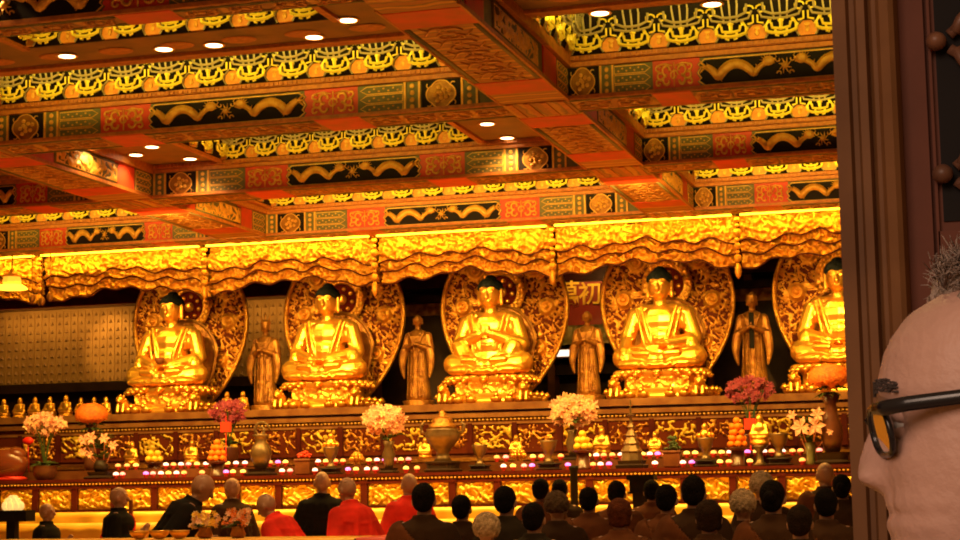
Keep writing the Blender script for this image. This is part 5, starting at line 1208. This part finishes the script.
# glasses (worn: a thing of their own)
ga = P(882, 411, YM)
gl = empty('glasses', (ga.x, YM, ga.z), 0, 'black-framed glasses with thick dark temple worn by the man', 'glasses')
BLK = mat('glossy_black_frame', (.012, .010, .012), .22)
LENS = bpy.data.materials.new('lens_glass'); LENS.use_nodes = True; bb = LENS.node_tree.nodes['Principled BSDF']; bb.inputs['Base Color'].default_value = (1., .86, .6, 1); bb.inputs['Transmission Weight'].default_value = .96; bb.inputs['Roughness'].default_value = .02; bb.inputs['IOR'].default_value = 1.25  # amber tint stands in for the hall's orange light in the lenses
for s in (-1, 1):
    cyl = s * .034; pts = []; lp = []
    for k in range(29):
        a = 2 * pi * k / 28; cx_ = math.copysign(abs(math.cos(a)) ** .7, math.cos(a)); sz_ = math.copysign(abs(math.sin(a)) ** .75, math.sin(a))
        y_ = cyl + .026 * cx_; z_ = -.014 + .0155 * sz_; x_ = -.009 + .27 * abs(y_) - .20 * z_ - .002
        pts.append((x_, y_, z_))
    MB().tube(pts, .0022, 8).build('rim', BLK, gl, smooth=True)
    c_ = (sum(p[0] for p in pts[:-1]) / 28, cyl, -.016); b = MB(); n = 28
    b.add([p for p in pts[:-1]] + [(p[0] + .0016, p[1], p[2]) for p in pts[:-1]], [tuple(range(n)), tuple(range(2 * n - 1, n - 1, -1))] + [(i, i + n, (i + 1) % n + n, (i + 1) % n) for i in range(n)]); b.build('lens', LENS, gl)
    te = P(1030, 388, YM - .078); 
    MB().tube([(-.001, s * .060, -.001), (.006, s * .072, -.001), (.02, s * .0785, .001), (te.x - ga.x, s * .083, te.z - ga.z), (te.x - ga.x + .025, s * .081, te.z - ga.z - .02)], [.0038, .0050, .0050, .0048, .0035], 8, .6).build('temple', BLK, gl, smooth=True)
MB().tube([(-.006, -.009, -.010), (-.010, 0, -.006), (-.006, .009, -.010)], .002, 6).build('bridge', BLK, gl, smooth=True)
# ------------------------------------------------------------------ door frame and carved door leaf
YD = 2.6
FRM = mat('brown_door_wood', (.21, .095, .036), .6, 0, (.14, .062, .024), 6., spec=.2); LEAFM = mat('dark_red_door_wood', (.15, .046, .025), .6, 0, (.11, .034, .018), 5., spec=.2)
xa = P(845, 270, YD).x; k_ = (P(841, 270, YD).x - P(840, 270, YD).x)
door = empty('door_1', (0, YD, 0)); struct(door, 'tall brown carved wooden door and frame at the right, near the camera')
prof = [(0, .0), (0, -.05), (14, -.055), (17, -.045), (22, -.045), (25, -.06), (33, -.062), (36, -.050), (40, -.065), (44, -.065), (48, -.08), (57, -.086), (62, -.08), (65, -.055), (66, .0)]
vs_ = []; n = len(prof)
for z in (0, 3.6):
    vs_ += [(xa + dx * k_, dy, z) for dx, dy in prof]
b = MB().add(vs_, [tuple(range(n)), tuple(range(2 * n - 1, n - 1, -1))] + [(i, i + n, (i + 1) % n + n, (i + 1) % n) for i in range(n)]); b.build('door_frame', FRM, door)
x1 = xa + 58 * k_
MB().box(x1, x1 + .9, -.03, .03, 0, 3.6).build('door_leaf', LEAFM, door)
b = MB().box(x1, x1 + .045, -.045, -.03, 0, 3.6).box(x1 + .05, x1 + .054, -.04, -.03, 0, 3.6).box(x1 + .052, x1 + .82, -.04, -.03, P(940, 235, YD).z, P(940, 262, YD).z); b.build('leaf_moulding', LEAFM, door)
b = MB().box(x1 + .06, x1 + .8, -.034, -.03, P(940, 225, YD).z, 3.3); b.build('carving_black_sheet', BLACK, door)  # flat black sheet painted for the dark openings behind the carving
CRV = mat('carved_door_wood', (.20, .085, .045), .45, 0, (.10, .045, .03), 12.)
b = MB()
z0 = P(945, 180, YD).z; dz = P(940, 50, YD).z - z0
for j in range(-1, 12):
    zz = z0 + j * dz
    if zz > 3.3 or zz < P(940, 225, YD).z: continue
    for i in range(5):
        xx = x1 + .068 + i * .15
        b.ell((xx - (.0 if i else .006), -.055, zz), (.0145, .018, .0135), 14, 10)
        for s in (-1, 1):
            b.tube(arc(lambda t: (xx + .012 + .055 * math.sin(t * pi * .6), -.045, zz + s * (.01 + t * dz * .42))), .008, 6); b.tube(arc(lambda t: (xx + .02 + .09 * t, -.048, zz + s * (.012 + .03 * math.sin(t * 6)))), .009, 6)
            b.ell((xx + .055, -.045, zz + s * dz * .33), (.02, .012, .017), 8, 6)
b.build('carved_openwork', CRV, door, smooth=True)
b = MB().box(x1 + .95, 5.9, 2.6, 2.9, 0, 6.3); struct(b.build('wall_front', REDLAC), 'front wall of the hall to the right of the door')
# soft daylight from the courtyard behind the camera
area('courtyard_daylight', (-1.2, -2.6, 3.4), (.1, 1.6, 1.6), 2.5, 2., 27, (1., .68, .50), math.radians(80))
cy = sc.cycles if hasattr(sc, 'cycles') else None
if cy: cy.filter_width = 1.9; cy.use_denoising = True; cy.max_bounces = 6; cy.sample_clamp_indirect = 4.0; cy.caustics_reflective = False; cy.caustics_refractive = False
